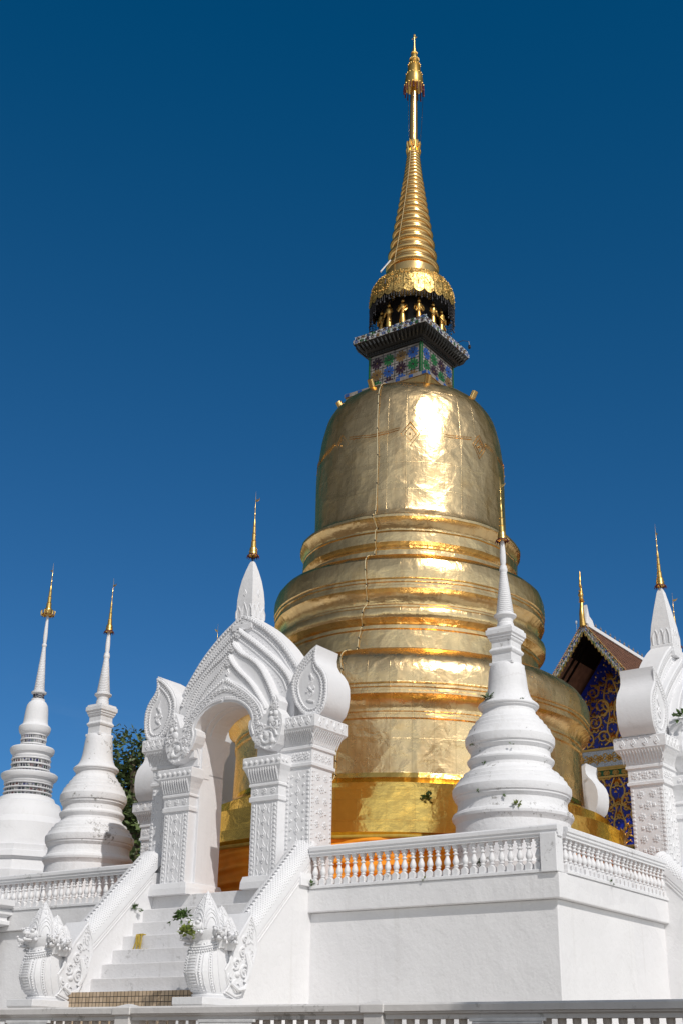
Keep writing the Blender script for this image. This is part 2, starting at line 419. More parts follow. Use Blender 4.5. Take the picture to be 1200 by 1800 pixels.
for nm, c in (('blue', (.02, .075, .27)), ('green', (.012, .11, .03)), ('brown', (.16, .095, .03)), ('plum', (.028, .010, .02))):
    M['tile_'+nm] = plain('tile_'+nm, c, .2)
M['blue_panel'] = plain('blue_glass_panel', (.008, .022, .30), .3, var=.5, scale=7, bump=.3)
M['mirror'] = plain('silver_glass', (.50, .56, .64), .18, var=.3, scale=18)
M['roof'] = plain('roof_tile', (.16, .075, .045), .7, var=.3, scale=4)
M['barge'] = mosaic('barge_mosaic', [(.42, .36, .22), (.02, .06, .26), (.45, .46, .46), (.02, .10, .05), (.40, .30, .12), (.30, .32, .34)], 11, .25, (.16, .10, .03))
M['grey_finial'] = plain('grey_finial', (.16, .15, .15), .6)
M['red'] = plain('red_lacquer', (.30, .02, .012), .5)
M['soffit'] = plain('shaded_soffit', (.006, .003, .002), .85, spec=.08)  # near-black base holds the shade under the roof overhang
M['ground'] = plain('brick_ground', (.17, .13, .095), .9, var=.12, scale=.4)
M['floor'] = plain('terracotta_paving', (.52, .22, .07), .7, var=.15, scale=1.5)
M['court'] = plain('courtyard_paving', (.60, .57, .52), .85, var=.1, scale=.6)
M['ribbon'] = plain('yellow_ribbon', (.46, .33, .05), .6)
M['tube'] = plain('lamp_tube', (.75, .75, .75), .25)
M['cable'] = plain('cable', (.55, .47, .28), .5)
M['wire_dark'] = plain('dark_metal', (.05, .05, .05), .4, metal=1)
M['glassband'] = mosaic('glass_mosaic_band', [(.02, .02, .03), (.30, .30, .31), (.03, .03, .05), (.10, .04, .04), (.03, .06, .05), (.02, .02, .03), (.04, .04, .12)], 7, .1)

def brick_mat(name):
    m, N, L, B = mat(name)
    tc = N.new('ShaderNodeTexCoord'); ge = N.new('ShaderNodeNewGeometry')
    br = N.new('ShaderNodeTexBrick'); br.offset = 0; br.inputs['Scale'].default_value = 1
    br.inputs['Brick Width'].default_value = .11; br.inputs['Row Height'].default_value = .12; br.inputs['Mortar Size'].default_value = .008
    br.inputs['Color1'].default_value = (.56, .43, .30, 1); br.inputs['Color2'].default_value = (.38, .28, .18, 1); br.inputs['Mortar'].default_value = (.03, .025, .02, 1)
    sx = N.new('ShaderNodeSeparateXYZ'); L.new(tc.outputs['Object'], sx.inputs[0])
    cx = N.new('ShaderNodeCombineXYZ'); L.new(sx.outputs[0], cx.inputs[0]); L.new(sx.outputs[2], cx.inputs[1])
    L.new(cx.outputs[0], br.inputs['Vector']); L.new(br.outputs[0], B.inputs['Base Color']); B.inputs['Roughness'].default_value = .6
    return m
M['brown_tile'] = brick_mat('brown_wall_tile')

# ================================================================== ground
b = MB(); b.add([(-900, -900, 0), (900, -900, 0), (900, 1500, 0), (-900, 1500, 0)], [(0, 1, 2, 3)])
tag(b.build('ground', M['ground']), kind='structure')
b = MB()
c4 = [LW(-70, -18.85), LW(70, -18.85), LW(70, 75), LW(-70, 75)]
b.add([(p.x, p.y, z) for z in (-.2, 1.3) for p in c4], [(3, 2, 1, 0), (4, 5, 6, 7), (0, 1, 5, 4), (1, 2, 6, 5), (2, 3, 7, 6), (3, 0, 4, 7)])
tag(b.build('courtyard', M['court']), kind='structure')

# ================================================================== terrace platform
FL = 5.45
t = thing('terrace_platform', 'big white square terrace wall carrying the golden pagoda', 'platform', LW(0, 0, 0))
MB().box(-9.06, 9.06, -9.06, 9.06, 1.2, 4.80).build('wall', M['white_wall'], t, bevel=.02)
MB().box(-9.19, 9.19, -9.19, 9.19, 4.803, 5.33).build('ledge', M['white_wall'], t, bevel=.02)
MB().box(-8.9, 8.9, -8.9, 8.9, 5.2, FL).build('floor', M['floor'], t)

def baluster_mesh():
    m = MB()
    h = .072
    # tombstone shaped foot
    m.add([(-h, -h, 0), (h, -h, 0), (h, h, 0), (-h, h, 0), (-h, -h, .12), (h, -h, .12), (h, h, .12), (-h, h, .12), (0, -h, .175), (0, h, .175)],
          [(0, 1, 5, 8, 4), (2, 3, 7, 9, 6), (1, 2, 6, 5), (3, 0, 4, 7), (5, 6, 9, 8), (7, 4, 8, 9)])
    m.lathe([(.036, .15), (.040, .175), (.062, .19), (.062, .205), (.042, .215), (.046, .225), (.066, .255), (.075, .29), (.067, .335), (.049, .385), (.035, .43), (.035, .445), (.062, .46), (.062, .478), (.036, .49), (.034, .51), (.056, .535), (.062, .55), (.048, .57), (.058, .60)], 10)
    m.box(-.056, .056, -.056, .056, .59, .66)
    return m
proto_bal = None
def balustrade(name, label, loc, rz, L, n, post_end=None):
    """runs along local +x from 0 to L, front towards -y, base at z=0 (=5.33)"""
    global proto_bal
    t = thing(name, label, 'balustrade', loc, rz, 'balustrades round the terrace')
    e = L - (.38 if post_end else 0)
    MB().box(0, e, -.12, .12, 0, .075).build('base_rail', M['white_rail'], t, bevel=.012)
    r = MB()
    pr = [(-.10, .735), (.10, .735), (.10, .78), (.13, .80), (.13, .85), (.155, .87), (.155, .945), (.125, .975), (-.125, .975), (-.155, .945), (-.155, .87), (-.13, .85), (-.13, .80), (-.10, .78)]
    LL = L + (.03 if post_end else 0)
    r.prism(pr, lambda u, q, d: (d, u, q), 0, LL)
    r.build('top_rail', M['white_rail'], t)
    for i in range(n):
        x = (i+.5)*e/n
        if proto_bal is None:
            o = baluster_mesh().build('baluster', M['white_rail'], t, smooth=40); proto_bal = o
        else:
            o = proto_bal.copy(); COL.objects.link(o); o.parent = t
        o.location = (x+random.uniform(-.006, .006), random.uniform(-.006, .006), .075); o.rotation_euler = (random.uniform(-.012, .012), random.uniform(-.016, .016), random.uniform(-.1, .1))
    if post_end:
        MB().box(L-.38, L-.003, -.165, .165, .002, .80).build('newel_post', M['white_rail'], t, bevel=.012)
    return t
balustrade('balustrade', 'long white balustrade ending at the terrace corner right of the arched gate', LW(2.74, -9.10, 5.332), RZ, 6.45, 27, True)
balustrade('balustrade', 'white balustrade between the carved arch and the left edge of the photo', LW(-9.2, -9.10, 5.332), RZ, 6.46, 27)
balustrade('balustrade', 'short steeply receding white balustrade on the right flank of the terrace corner', LW(9.10, -8.8, 5.332), RZ+pi/2, 5.85, 25)

# ================================================================== stairs
ST_N = 7
def stairs(label, loc, rz, lead=0):
    """front towards -y, origin on terrace centre line at z=0"""
    t = thing('staircase', label, 'staircase', loc, rz)
    m = MB()
    pts = [(-8.9, 5.40), (-9.38, 5.40)]
    y, z = -9.38, 5.40
    for k in range(ST_N):
        z -= .345; pts.append((y, z)); y -= .32; pts.append((y, z))
    pts += [(y, 1.25), (-8.9, 1.25)]
    m.prism(pts, lambda u, q, d: (d, u, q), -2.12, 2.12)
    m.build('steps', M['white_step'], t, bevel=.018)
    ylast, zlast = y, z
    MB().box(-2.10, 2.10, ylast-.42, ylast+.002, 1.25, zlast+.003).build('tiled_landing', M['brown_tile'], t)
    for s in (-1, 1):
        f = MB()
        pr = [(-8.95, 1.2), (-8.95, 6.0), (-9.22, 6.0), (-11.35, 3.90), (-11.9, 3.1), (-12.0, 2.66), (-12.0, 1.2)]
        dy = lead if s < 0 else 0
        f.prism([(-8.95, 1.2), (-8.95, 6.0)]+[(u+dy, q) for u, q in pr[2:]], lambda u, q, d: (d, u, q), *( (2.07, 2.70) if s > 0 else (-2.70, -2.07)))
        # groove moulding under the scaled body
        for off, wdt in ((.10, .03), (.20, .02)):
            for x in ((2.70, 1), (2.07, -1)):
                fn = (lambda X, sg: (lambda u, q, d: (s*(X+sg*d), u, q)))(*x)
                f.ribbon(fn, [(-9.2+dy, 6.0-off-.02), (-11.33+dy, 3.90-off-.02), (-11.6+dy, 3.45)], wdt, .03)
        f.build('flank_wall', M['white_wall'], t)
    return t
sA = stairs('white staircase with brown tiled foot climbing to the tall carved arch', LW(0, 0, 0), RZ, -.28)
sB = stairs('white staircase flank at the right edge of the photo', LW(0, -.55, 0), RZ+pi/2)

# ------------------------------------------------------------------ serpent statues
def serpent(label, loc, rz):
    """centred on x=0 of the flank, front towards -y; origin at ground"""
    t = thing('serpent_statue', label, 'statue', loc, rz, 'serpents guarding the stairs')
    # pedestal
    MB().frustum(0, -12.22, [(.36, .60, 1.28), (.36, .60, 2.60), (.40, .64, 2.63), (.42, .66, 2.66), (.42, .66, 2.80)]).build('pedestal', M['white_carve'], t, bevel=.01)
    # sloping scaled body
    b = MB()
    S0 = Vector((0, -8.95, 6.42)); S1 = Vector((0, -11.75, 3.70)); d = (S1-S0); Ln = d.length; d.normalize(); nrm = Vector((0, -d.z, d.y)); nrm = Vector((0, -.69, .72)) if nrm.z < 0 else nrm
    if nrm.z < 0: nrm = -nrm
    na, nl = 14, 2
    prof = []
    for i in range(na+1):
        a = pi*i/na; prof.append((.335*cos(a), -.04 + .24*sin(a)**.8))
    prof = [(.335, -.18)] + prof + [(-.335, -.18)]
    vs_ = [S0 + Vector((x, 0, 0)) + nrm*h for x, h in prof] + [S1 + Vector((x, 0, 0)) + nrm*h for x, h in prof]
    k = len(prof)
    b.add(vs_, [(i, i+1, k+i+1, k+i) for i in range(k-1)] + [tuple(range(k)), tuple(range(2*k-1, k-1, -1))])
    bo = b.build('scaled_body', M['white_carve'], t, smooth=50)
    sc = MB()
    rows = 60; cols = 15
    for r in range(rows):
        for c in range(cols):
            th = pi*(.02 + .96*(c+.5*(r % 2))/(cols-.5))
            if th > pi*.985: continue
            x = .335*cos(th); h = -.04+.24*sin(th)**.8
            s0 = .12 + r*(Ln-.25)/rows
            ctr = S0 + d*s0 + Vector((x, 0, 0)) + nrm*h
            on = (Vector((cos(th), 0, 0)) + nrm*sin(th)).normalized(); tn = on.cross(d).normalized()
            w_, l_ = .032, .030
            sc.add([ctr+tn*w_*.9-d*.2*l_-on*.004, ctr-tn*w_*.9-d*.2*l_-on*.004, ctr-tn*w_*.6+d*l_*.7-on*.002, ctr+d*l_*1.25-on*.001, ctr+tn*w_*.6+d*l_*.7-on*.002, ctr+on*.017+d*l_*.35],
                   [(0, 1, 5), (1, 2, 5), (2, 3, 5), (3, 4, 5), (4, 0, 5)])
    # dorsal lappets
    for r in range(26):
        s0 = .3 + r*(Ln-.8)/26
        ctr = S0 + d*s0 + nrm*.195
        sc.add([ctr+Vector((-.05, 0, 0))-d*.045, ctr+Vector((.05, 0, 0))-d*.045, ctr+Vector((.05, 0, 0))+d*.03, ctr+Vector((-.05, 0, 0))+d*.03, ctr+nrm*.05+d*.05+Vector((-.03,0,0)), ctr+nrm*.05+d*.05+Vector((.03,0,0))],
               [(0, 1, 5, 4), (2, 3, 4, 5), (1, 2, 5), (3, 0, 4)])
    sc.build('scales', M['white_carve'], bo)
    # torso: stacked rounded sections
    b = MB()
    secs = [(2.80, -12.56, -11.50, .31), (2.86, -12.60, -11.46, .325), (2.88, -12.54, -11.5, .31), (3.05, -12.72, -11.50, .35), (3.3, -12.83, -11.56, .37), (3.6, -12.78, -11.72, .35), (3.82, -12.64, -11.86, .315), (3.98, -12.60, -11.92, .31), (4.14, -12.64, -11.96, .33), (4.4, -12.60, -12.0, .28)]
    n = 28; v = []
    for z, y0, y1, hw in secs:
        cy, hy = (y0+y1)/2, (y1-y0)/2
        for k in range(n):
            a = 2*pi*k/n; ca, sa = cos(a), sin(a)
            v.append((hw*abs(ca)**.75*(1 if ca > 0 else -1), cy+hy*abs(sa)**.75*(1 if sa > 0 else -1), z))
    f = [(i*n+k, i*n+(k+1) % n, (i+1)*n+(k+1) % n, (i+1)*n+k) for i in range(len(secs)-1) for k in range(n)] + [tuple(range(n-1, -1, -1)), tuple((len(secs)-1)*n+k for k in range(n))]
    b.add(v, f)
    def torso_pt(a, z, o=0.0):
        for i in range(len(secs)-1):
            if secs[i][0] <= z <= secs[i+1][0]:
                q = (z-secs[i][0])/(secs[i+1][0]-secs[i][0]); s_ = [secs[i][j]*(1-q)+secs[i+1][j]*q for j in range(4)]; break
        cy, hy = (s_[1]+s_[2])/2, (s_[2]-s_[1])/2; ca, sa = cos(a), sin(a)
        return ((s_[3]+o)*abs(ca)**.75*(1 if ca > 0 else -1), cy+(hy+o)*abs(sa)**.75*(1 if sa > 0 else -1), z)
    # belly plates and longitudinal bands
    for a in (-pi/2-.62, -pi/2-.25, -pi/2+.25, -pi/2+.62, -.42, pi+.42, -.15, pi+.15, -.62, pi+.62):
        b.tube([torso_pt(a, 2.92+.07*i, .004) for i in range(15)], .012, 4)
    for a in (-.52, pi+.52, -pi/2+.44, -pi/2-.44):
        for i in range(19): b.ball(torso_pt(a, 2.93+.052*i, .006), .022, .022, .018, 5, 4)
    for i in range(17):
        z = 2.93+.058*i
        b.tube([torso_pt(-pi/2+q*.06, z, .006) for q in range(-3, 4)], .012, 4)
    # collar necklace
    for a0 in (0, 1):
        b.tube([torso_pt(-pi*q/24, 3.86+.10*sin(pi*q/24)*-1.2+.06*a0, .02) for q in range(25)], .022, 5)
        for q in range(25): b.ball(torso_pt(-pi*q/24, 3.81-.12*sin(pi*q/24)+.06*a0, .03), .022, nu=5, nv=4)
    b.build('torso', M['white_carve'], t, smooth=45)
    # hooded heads
    for hx, hy, zt, zb, wd, yaw, hs in ((0, -12.30, 4.98, 4.12, .385, .0, .95), (.33, -12.12, 4.68, 4.0, .26, .62, .9), (-.33, -12.12, 4.68, 4.0, .26, -.62, .9), (.46, -11.92, 4.46, 3.92, .20, 1.05, .85), (-.46, -11.92, 4.46, 3.92, .20, -1.05, .85)):
        rot = Matrix.Rotation(yaw, 3, 'Z'); base = Vector((hx, hy-.20, 0))
        def T(u, q, d_): return base + rot @ Vector((u, -d_ - .10*(q-zb)*0, q))
        H = zt-zb
        dp = wd*.80
        fr = [(-.30, .58), (-.16, .82), (.02, 1.0), (.20, .98), (.38, .86), (.56, .66), (.74, .42), (.88, .20), (1.0, .0)]
        def fw(q):
            for (q0, f0), (q1, f1) in zip(fr, fr[1:]):
                if q0 <= q <= q1: return f0+(f1-f0)*(q-q0)/(q1-q0)
            return 0
        def hp(a, q, o=0.0):       # a = 0 looks straight out of the hood's front
            f = fw(q); x = (wd*f+o)*sin(a); y = (dp*f+o)*cos(a)
            return tuple(base + rot @ Vector((x, -y+.10, zb+q*H)))
        c = MB(); nn_ = 20; v = []; levels = [-.30+1.3*k/18 for k in range(19)]
        for q in levels:
            for k in range(nn_): v.append(hp(2*pi*k/nn_, min(q, .995)))
        c.add(v, [(i*nn_+k, i*nn_+(k+1) % nn_, (i+1)*nn_+(k+1) % nn_, (i+1)*nn_+k) for i in range(18) for k in range(nn_)] + [tuple(range(nn_-1, -1, -1))])
        for side in (-1, 0, 1):
            for kx in (.34, .48, .60):
                c.tube([hp(side*.95 + .62*kx*1.5*cos(pi*i/14), .06 + kx*.80*sin(pi*i/14), .004) for i in range(15)], .016, 4)
        for ed in (-1.62, 1.62, -.45, .45):
            for i in range(22): c.ball(hp(ed*(1-.2*i/22), .0+.043*i, .004), .020, nu=5, nv=4)
        random.seed(int(hx*100)+5)
        for i in range(60):
            c.ball(hp(random.uniform(-1.5, 1.5), random.uniform(.50, .92), .0), random.uniform(.014, .026), nu=5, nv=4)
        c.build('hood', M['white_carve'], t, smooth=40)
        hd = MB(); z0 = zb+.07
        def hb(x, y, z, rx, ry, rz_, nu=8, nv=6): hd.ball(base + rot @ Vector((x*hs, .10-dp*.80-y*hs, 0)) + Vector((0, 0, z0+z*hs)), rx*hs, ry*hs, rz_*hs, nu, nv, rot)
        hb(0, .06, .03, .15, .16, .13)                 # skull
        hb(0, .22, .03, .085, .15, .055)               # upper jaw
        hb(0, .33, .065, .05, .05, .035)               # nose
        hb(.035, .37, .12, .022, .03, .03, 6, 5); hb(-.035, .37, .12, .022, .03, .03, 6, 5)
        hb(0, .17, -.115, .07, .14, .038)              # lower jaw
        hb(0, .29, -.10, .045, .05, .045, 6, 5)
        hb(0, .19, -.05, .035, .11, .015, 6, 5)        # tongue
        for sx in (-1, 1):
            hb(sx*.095, .15, .10, .055, .055, .05); hb(sx*.11, .19, .105, .028, .03, .028, 6, 5)   # eyes
            hb(sx*.12, .12, .165, .05, .07, .025, 6, 5)  # brows
            hb(sx*.15, .02, .02, .035, .06, .09, 6, 5)   # ear curls
            hb(sx*.14, .06, -.10, .05, .06, .05, 6, 5)
            for q in range(3): hb(sx*.055, .20+.05*q, -.025, .012, .012, .03, 4, 4)
        hd.build('head', M['white_carve'], t, smooth=50)
    # sea-monster jaws behind the torso
    out = [(-11.33, 4.60), (-11.50, 4.38), (-11.72, 4.12), (-11.92, 3.78), (-12.02, 3.52), (-12.16, 3.34), (-12.10, 3.18), (-12.0, 3.02), (-12.1, 2.90), (-11.80, 2.80), (-11.62, 2.84), (-11.42, 3.10), (-11.2, 3.5), (-11.09, 3.9), (-11.13, 4.25)]
    b = MB(); b.prism(out, lambda u, q, d_: (d_, u, q), -.37, .37)
    for sg in (-1, 1):
        fn = (lambda s_: (lambda u, q, d_: (s_*(.37+d_), u, q)))(sg)
        b.ribbon(fn, [(u*.955+q*0-.52, 3.6+(q-3.6)*.93) for u, q in out], .028, .04, closed=True)
        for cu, cq, cr, turns, ph in ((-11.52, 3.35, .16, 1.6, 0), (-11.75, 3.05, .14, 1.5, 2), (-11.80, 3.52, .13, 1.4, 4), (-11.60, 3.75, .11, 1.4, 1), (-11.36, 3.62, .10, 1.4, 3), (-11.98, 3.22, .08, 1.2, 2), (-11.55, 4.02, .10, 1.3, 5)):
            sp = [(cu+cr*(1-i/26)*cos(ph+turns*2*pi*i/22), cq+cr*(1-i/26)*sin(ph+turns*2*pi*i/22)) for i in range(23)]
            b.ribbon(fn, sp, [.03*(1-i/40) for i in range(23)], .06)
            b.bead(fn, cu, cq, .03, .08)
        random.seed(11)
        for i in range(90):
            q = random.uniform(3.55, 4.45); u = -11.17-.02*(q-4) - random.uniform(.02, .10+.42*(4.5-q))
            b.bead(fn, u-.05, q, random.uniform(.014, .03), .035, 5)
        b.ball((sg*.36, -11.74, 3.30), .07, .09, .07)
        b.tube([(sg*.40, -11.95, 3.10), (sg*.43, -11.75, 2.98), (sg*.44, -11.55, 3.02), (sg*.41, -11.40, 3.2)], [.03, .045, .045, .02], 6)
        b.tube([(sg*.38, -11.45, 3.75), (sg*.44, -11.40, 3.5), (sg*.43, -11.42, 3.28), (sg*.40, -11.5, 3.14)], [.06, .075, .06, .05], 7)
    b.build('monster_jaws', M['white_carve'], t, smooth=35)
    return t
nR = serpent('many headed white serpent statue right of the stairs, overgrown by a leafy creeper', LW(2.385, 0, 0), RZ)
nL = dup(nR, None, LW(-2.385, -.28, 0), RZ, 'many headed white serpent statue left of the stairs, bare of plants')
nB = dup(nR, None, LW(0, -2.935, 0), RZ+pi/2, 'scaled white serpent body sloping out of the photo at the right edge')

# ================================================================== gilded umbrellas (reused as a part)
def gilded_umbrella(parent, z0, H, r=.17, name='gilded_umbrella', flag_dir=1, lean=0):
    P = [(.02, .70), (.13, .57), (.132, .42), (.225, .39), (.227, .30), (.34, .29), (.342, .23), (.45, .23), (.452, .17), (.52, .19), (.56, .10), (.625, .07), (.635, .13), (.65, .07), (.72, .06), (.735, .12), (.75, .05), (.86, .03), (1.0, .012)]
    m = MB(); prof = [(r*.62, z0+.012*H)]
    for q, k in P: prof.append((r*k*1.05, z0+q*H))
    m.lathe(prof, 14)
    for q, k in ((.03, .74), (.075, .64), (.14, .46), (.235, .36), (.35, .28), (.46, .2)):
        m.lathe([(r*k*.8, z0+q*H-.012*H), (r*k*1.12, z0+q*H), (r*k*.8, z0+q*H+.012*H)], 14)
    # small gilt bird flag
    z = z0+.85*H
    m.prism([(0, 0), (.05*flag_dir, -.03), (.12*flag_dir, .0), (.16*flag_dir, .06), (.10*flag_dir, .03), (.05*flag_dir, .05)], lambda u, q, d: (u, d, z+q), -.008, .008)
    o = m.build(name, M['gold_fine'], parent, smooth=40)
    f = MB()
    n = 14
    for k in range(n):
        a0, a1, am = 2*pi*k/n, 2*pi*(k+1)/n, 2*pi*(k+.5)/n
        z1 = z0+.02*H
        f.add([(r*.6*cos(a0), r*.6*sin(a0), z1+.02), (r*.6*cos(a1), r*.6*sin(a1), z1+.02), (r*cos(a1), r*sin(a1), z1-.01), (r*1.05*cos(am), r*1.05*sin(am), z1-.055), (r*cos(a0), r*sin(a0), z1-.01)], [(0, 1, 2, 3, 4)])
        f.ball((r*1.05*cos(am), r*1.05*sin(am), z1-.065), .014, nu=5, nv=4)
    f.build('fringe', M['maroon'], o)
    MB().lathe([(.022, z0-.10*H), (.018, z0+.05*H)], 6).build('rod', M['wire_dark'], o)
    return o

# ================================================================== carved arched gates
def cap(m, x0, x1, y0, y1, levels, s, ein=0, eback=1):
    v = []; f = []
    for e, z in levels:
        a, b_ = x0-e*ein, x1+e
        xs = (a, b_) if s > 0 else (-b_, -a)
        v += [(xs[0], y0-e, z), (xs[1], y0-e, z), (xs[1], y1+e*eback, z), (xs[0], y1+e*eback, z)]
    n = len(levels)
    for i in range(n-1):
        for k in range(4): f.append((4*i+k, 4*i+(k+1) % 4, 4*i+4+(k+1) % 4, 4*i+4+k))
    f += [(3, 2, 1, 0), tuple(4*(n-1)+k for k in range(4))]
    m.add(v, f)
def mirror(p): return p + [(-u, q) for u, q in reversed(p)]

def gate(label, loc, rz, front_only=False):
    t = thing('carved_gate', label, 'gate', loc, rz, 'carved gates on the terrace')
    MW, MC = M['white'], M['white_carve']
    YF, YB, YI = -.45, .45, -.75
    for s in (-1, 1):
        m = MB()
        xs = lambda a, b_: (a, b_) if s > 0 else (-b_, -a)
        m.box(*xs(.95, 2.62), YF, YB, -.02, 3.05)
        m.box(*xs(1.03, 1.86), YI, YF+.05, -.02, 2.2)
        pier = m.build('pier', MW, t, bevel=.008)
        pl = MB()
        cap(pl, .93, 2.66, YI-.05, YB+.05, [(.07, -.06), (.06, .10), (.02, .24)], s, 1)
        pl.build('plinth', MW, pier, bevel=.01)
        c = MB()
        cap(c, .98, 2.62, YF, YB, [(-.01, 2.80), (.05, 2.84), (.05, 2.91), (.02, 2.93), (.02, 3.24), (.06, 3.27), (.06, 3.33), (.04, 3.35), (.07, 3.46), (.14, 3.60), (.23, 3.71), (.26, 3.75), (.26, 4.04), (.24, 4.06)], s, 0)
        fnF = lambda u, q, d: (s*u, YF-d, q)
        fnS = lambda u, q, d: (s*(2.62+d), u, q)
        fnB = lambda u, q, d: (s*u, YB+d, q)
        for i in range(9):                       # leaves on slab, lotus ribs on the cavetto
            pass
        for fn, a, b_ in ((lambda u, q, d: (s*u, YF-.26-d, q), 1.95, 2.80), (lambda u, q, d: (s*(2.88+d), u, q), YF-.18, YB+.18), (lambda u, q, d: (s*u, YB+.26+d, q), 1.95, 2.80)):
            n = 4
            for i in range(n):
                u = a+(i+.5)*(b_-a)/n
                c.loz(fn, u, 3.885, .17, .24, .028); c.bead(fn, u, 3.88, .03, .045)
                c.bead(fn, u+(b_-a)/n/2, 4.0, .025, .03)
        for fn, a, b_ in ((lambda u, q, d: (s*u, YF-.02-d, q), 1.98, 2.60), (lambda u, q, d: (s*(2.64+d), u, q), YF+.02, YB-.02), (lambda u, q, d: (s*u, YB+.02+d, q), 1.98, 2.60)):
            for i in range(3):
                u = a+(i+.5)*(b_-a)/3; c.rosette(fn, u, 3.085, .105, .03)
                if i: c.bead(fn, a+i*(b_-a)/3, 3.15, .03, .03); c.bead(fn, a+i*(b_-a)/3, 3.02, .025, .03)
        # ribs along the flaring cavetto
        for i in range(14):
            u = 1.98+i*.058
            c.tube([(s*u, YF-.05, 3.38), (s*u, YF-.085, 3.47), (s*u, YF-.155, 3.6), (s*u, YF-.235, 3.70)], [.010, .016, .020, .014], 5)
            v_ = YF-.1+i*1.10/13
            c.tube([(s*2.67, v_, 3.38), (s*2.705, v_, 3.47), (s*2.775, v_, 3.6), (s*2.855, v_, 3.70)], [.010, .016, .020, .014], 5)
        c.build('capital', MC, pier)
        c = MB()
        cap(c, 1.03, 1.86, YI, YF, [(-.01, 2.0), (.04, 2.03), (.04, 2.13), (.015, 2.15), (.015, 2.38), (.05, 2.40), (.05, 2.44), (.04, 2.47), (.07, 2.6), (.12, 2.74), (.16, 2.82), (.18, 2.86), (.18, 3.09), (.16, 3.11)], s, 1, 0)
        fn = lambda u, q, d: (s*u, YI-.18-d, q)
        for i in range(7):
            u = .93+i*.172; c.bead(fn, u, 2.975, .06, .035, 8); c.bead(fn, u, 2.975, .028, .06, 6)
        fn2 = lambda u, q, d: (s*(2.04+d), u, q)
        for i in range(2): c.bead(fn2, YI-.08+i*.15, 2.975, .06, .035, 8)
        for i in range(12):
            u = 1.02+i*.078
            c.tube([(s*u, YI-.05, 2.5), (s*u, YI-.085, 2.6), (s*u, YI-.14, 2.74), (s*u, YI-.17, 2.82)], [.012, .018, .022, .016], 5)
        for q in range(3): c.rosette(lambda u, q_, d: (s*u, YI-.015-d, q_), 1.17+q*.275, 2.265, .085, .03)
        c.build('capital', MC, pier)
        # reliefs
        r = MB()
        fn = lambda u, q, d: (s*u, YI-d, q)
        for i in range(6):
            q = .32+i*.305
            r.loz(fn, 1.445, q, .19, .25, .022); r.bead(fn, 1.445, q-.01, .04, .04)
            for sx_ in (-1, 1): r.ribbon(fn, [(1.445+sx_*.16, q-.12), (1.445+sx_*.13, q-.02), (1.445+sx_*.17, q+.08)], .018, .018)
            r.ribbon(fn, [(1.445, q+.13), (1.425, q+.16), (1.445, q+.19)], .012, .015)
        for i in range(17):
            q = .22+i*.107
            for u in (1.12, 1.77):
                r.bead(fn, u, q, .036, .032, sq=True); r.bead(fn, u-.06, q+.05, .018, .02); r.bead(fn, u+.06, q+.05, .018, .02)
        for u in (1.20, 1.69): r.ribbon(fn, [(u, .17), (u, 1.97)], .012, .02)
        fn = lambda u, q, d: (s*u, YF-d, q)
        for i in range(8):
            q = .35+i*.315
            r.loz(fn, 2.23, q, .19, .25, .022); r.bead(fn, 2.23, q-.01, .04, .04)
            r.ribbon(fn, [(2.23, q+.13), (2.21, q+.16), (2.23, q+.19)], .012, .015)
        for i in range(24):
            q = .25+i*.107
            r.bead(fn, 2.55, q, .036, .032, sq=True)
            if i % 2 == 0: r.bead(fn, 2.42, q, .045, .03, 4); r.bead(fn, 2.05, q, .045, .03, 4)
            r.bead(fn, 1.93, q, .03, .03, sq=True)
        for fn, sg in ((lambda u, q, d: (s*(2.62+d), u, q), 1),):
            for i in range(24):
                q = .25+i*.107
                for u in (YF+.06, YB-.06): r.bead(fn, u, q, .034, .03, sq=True)
                r.bead(fn, YF+.14, q, .016, .02)
            for i in range(9):
                q = .32+i*.285
                if i % 2 == 0:
                    r.rosette(fn, -.16, q, .10, .035); r.rosette(fn, .17, q, .10, .035)
                else:
                    r.rosette(fn, 0, q, .115, .035); r.bead(fn, -.17, q, .045, .03, sq=True); r.bead(fn, .17, q, .045, .03, sq=True)
        if not front_only: r.build('carving', MC, pier)
    # main pointed body with the arched opening, three thick layers stepping forward
    front = lambda y: (lambda u, q, d: (u, y-d, q))
    arch = [(.95*cos(a), 3.95+.74*sin(a)) for a in [pi*i/20 for i in range(10)]]
    def layer(pts, y0, y1, name, k=1.0):
        half = pts + [(.95*k, pts[-1][1])] + [(u*k, 3.95+(q-3.95)*k) for u, q in arch]
        pl = half + [(0, 3.95+.74*k)] + [(-u, q) for u, q in reversed(half)]
        if pts[0][0] == 0: pl = pl[:-1]
        return MB().prism(pl, front(0), -y1, -y0).build(name, MW, t, bevel=.008)
    L1 = catmull([(0, 7.29), (.20, 7.23), (.42, 7.10), (.72, 6.90), (1.0, 6.67), (1.26, 6.43), (1.5, 6.17), (1.72, 5.88), (1.92, 5.60), (2.05, 5.40)], 2)
    L2 = catmull([(0, 6.88), (.18, 6.72), (.42, 6.54), (.68, 6.34), (.92, 6.14), (1.16, 5.94), (1.38, 5.74), (1.60, 5.52), (1.80, 5.26), (1.92, 4.98)], 2)
    L3 = catmull([(0, 6.46), (.14, 6.27), (.36, 6.07), (.62, 5.92), (.86, 5.74), (1.06, 5.52), (1.22, 5.27), (1.38, 4.98), (1.52, 4.66), (1.60, 4.4)], 2)
    L4 = catmull([(0, 6.06), (.09, 5.92), (.24, 5.72), (.46, 5.50), (.70, 5.29), (.90, 5.07), (1.08, 4.83), (1.24, 4.60), (1.36, 4.40)], 2)
    body = L1 + [(2.2, 5.1), (2.27, 4.9), (2.27, 4.03), (2.60, 4.03), (2.60, 3.0)]
    layer(body, YB, -.15, 'gable')
    layer(L2 + [(1.96, 4.4), (1.97, 3.2)], -.13, -.34, 'gable_layer', 1.02)
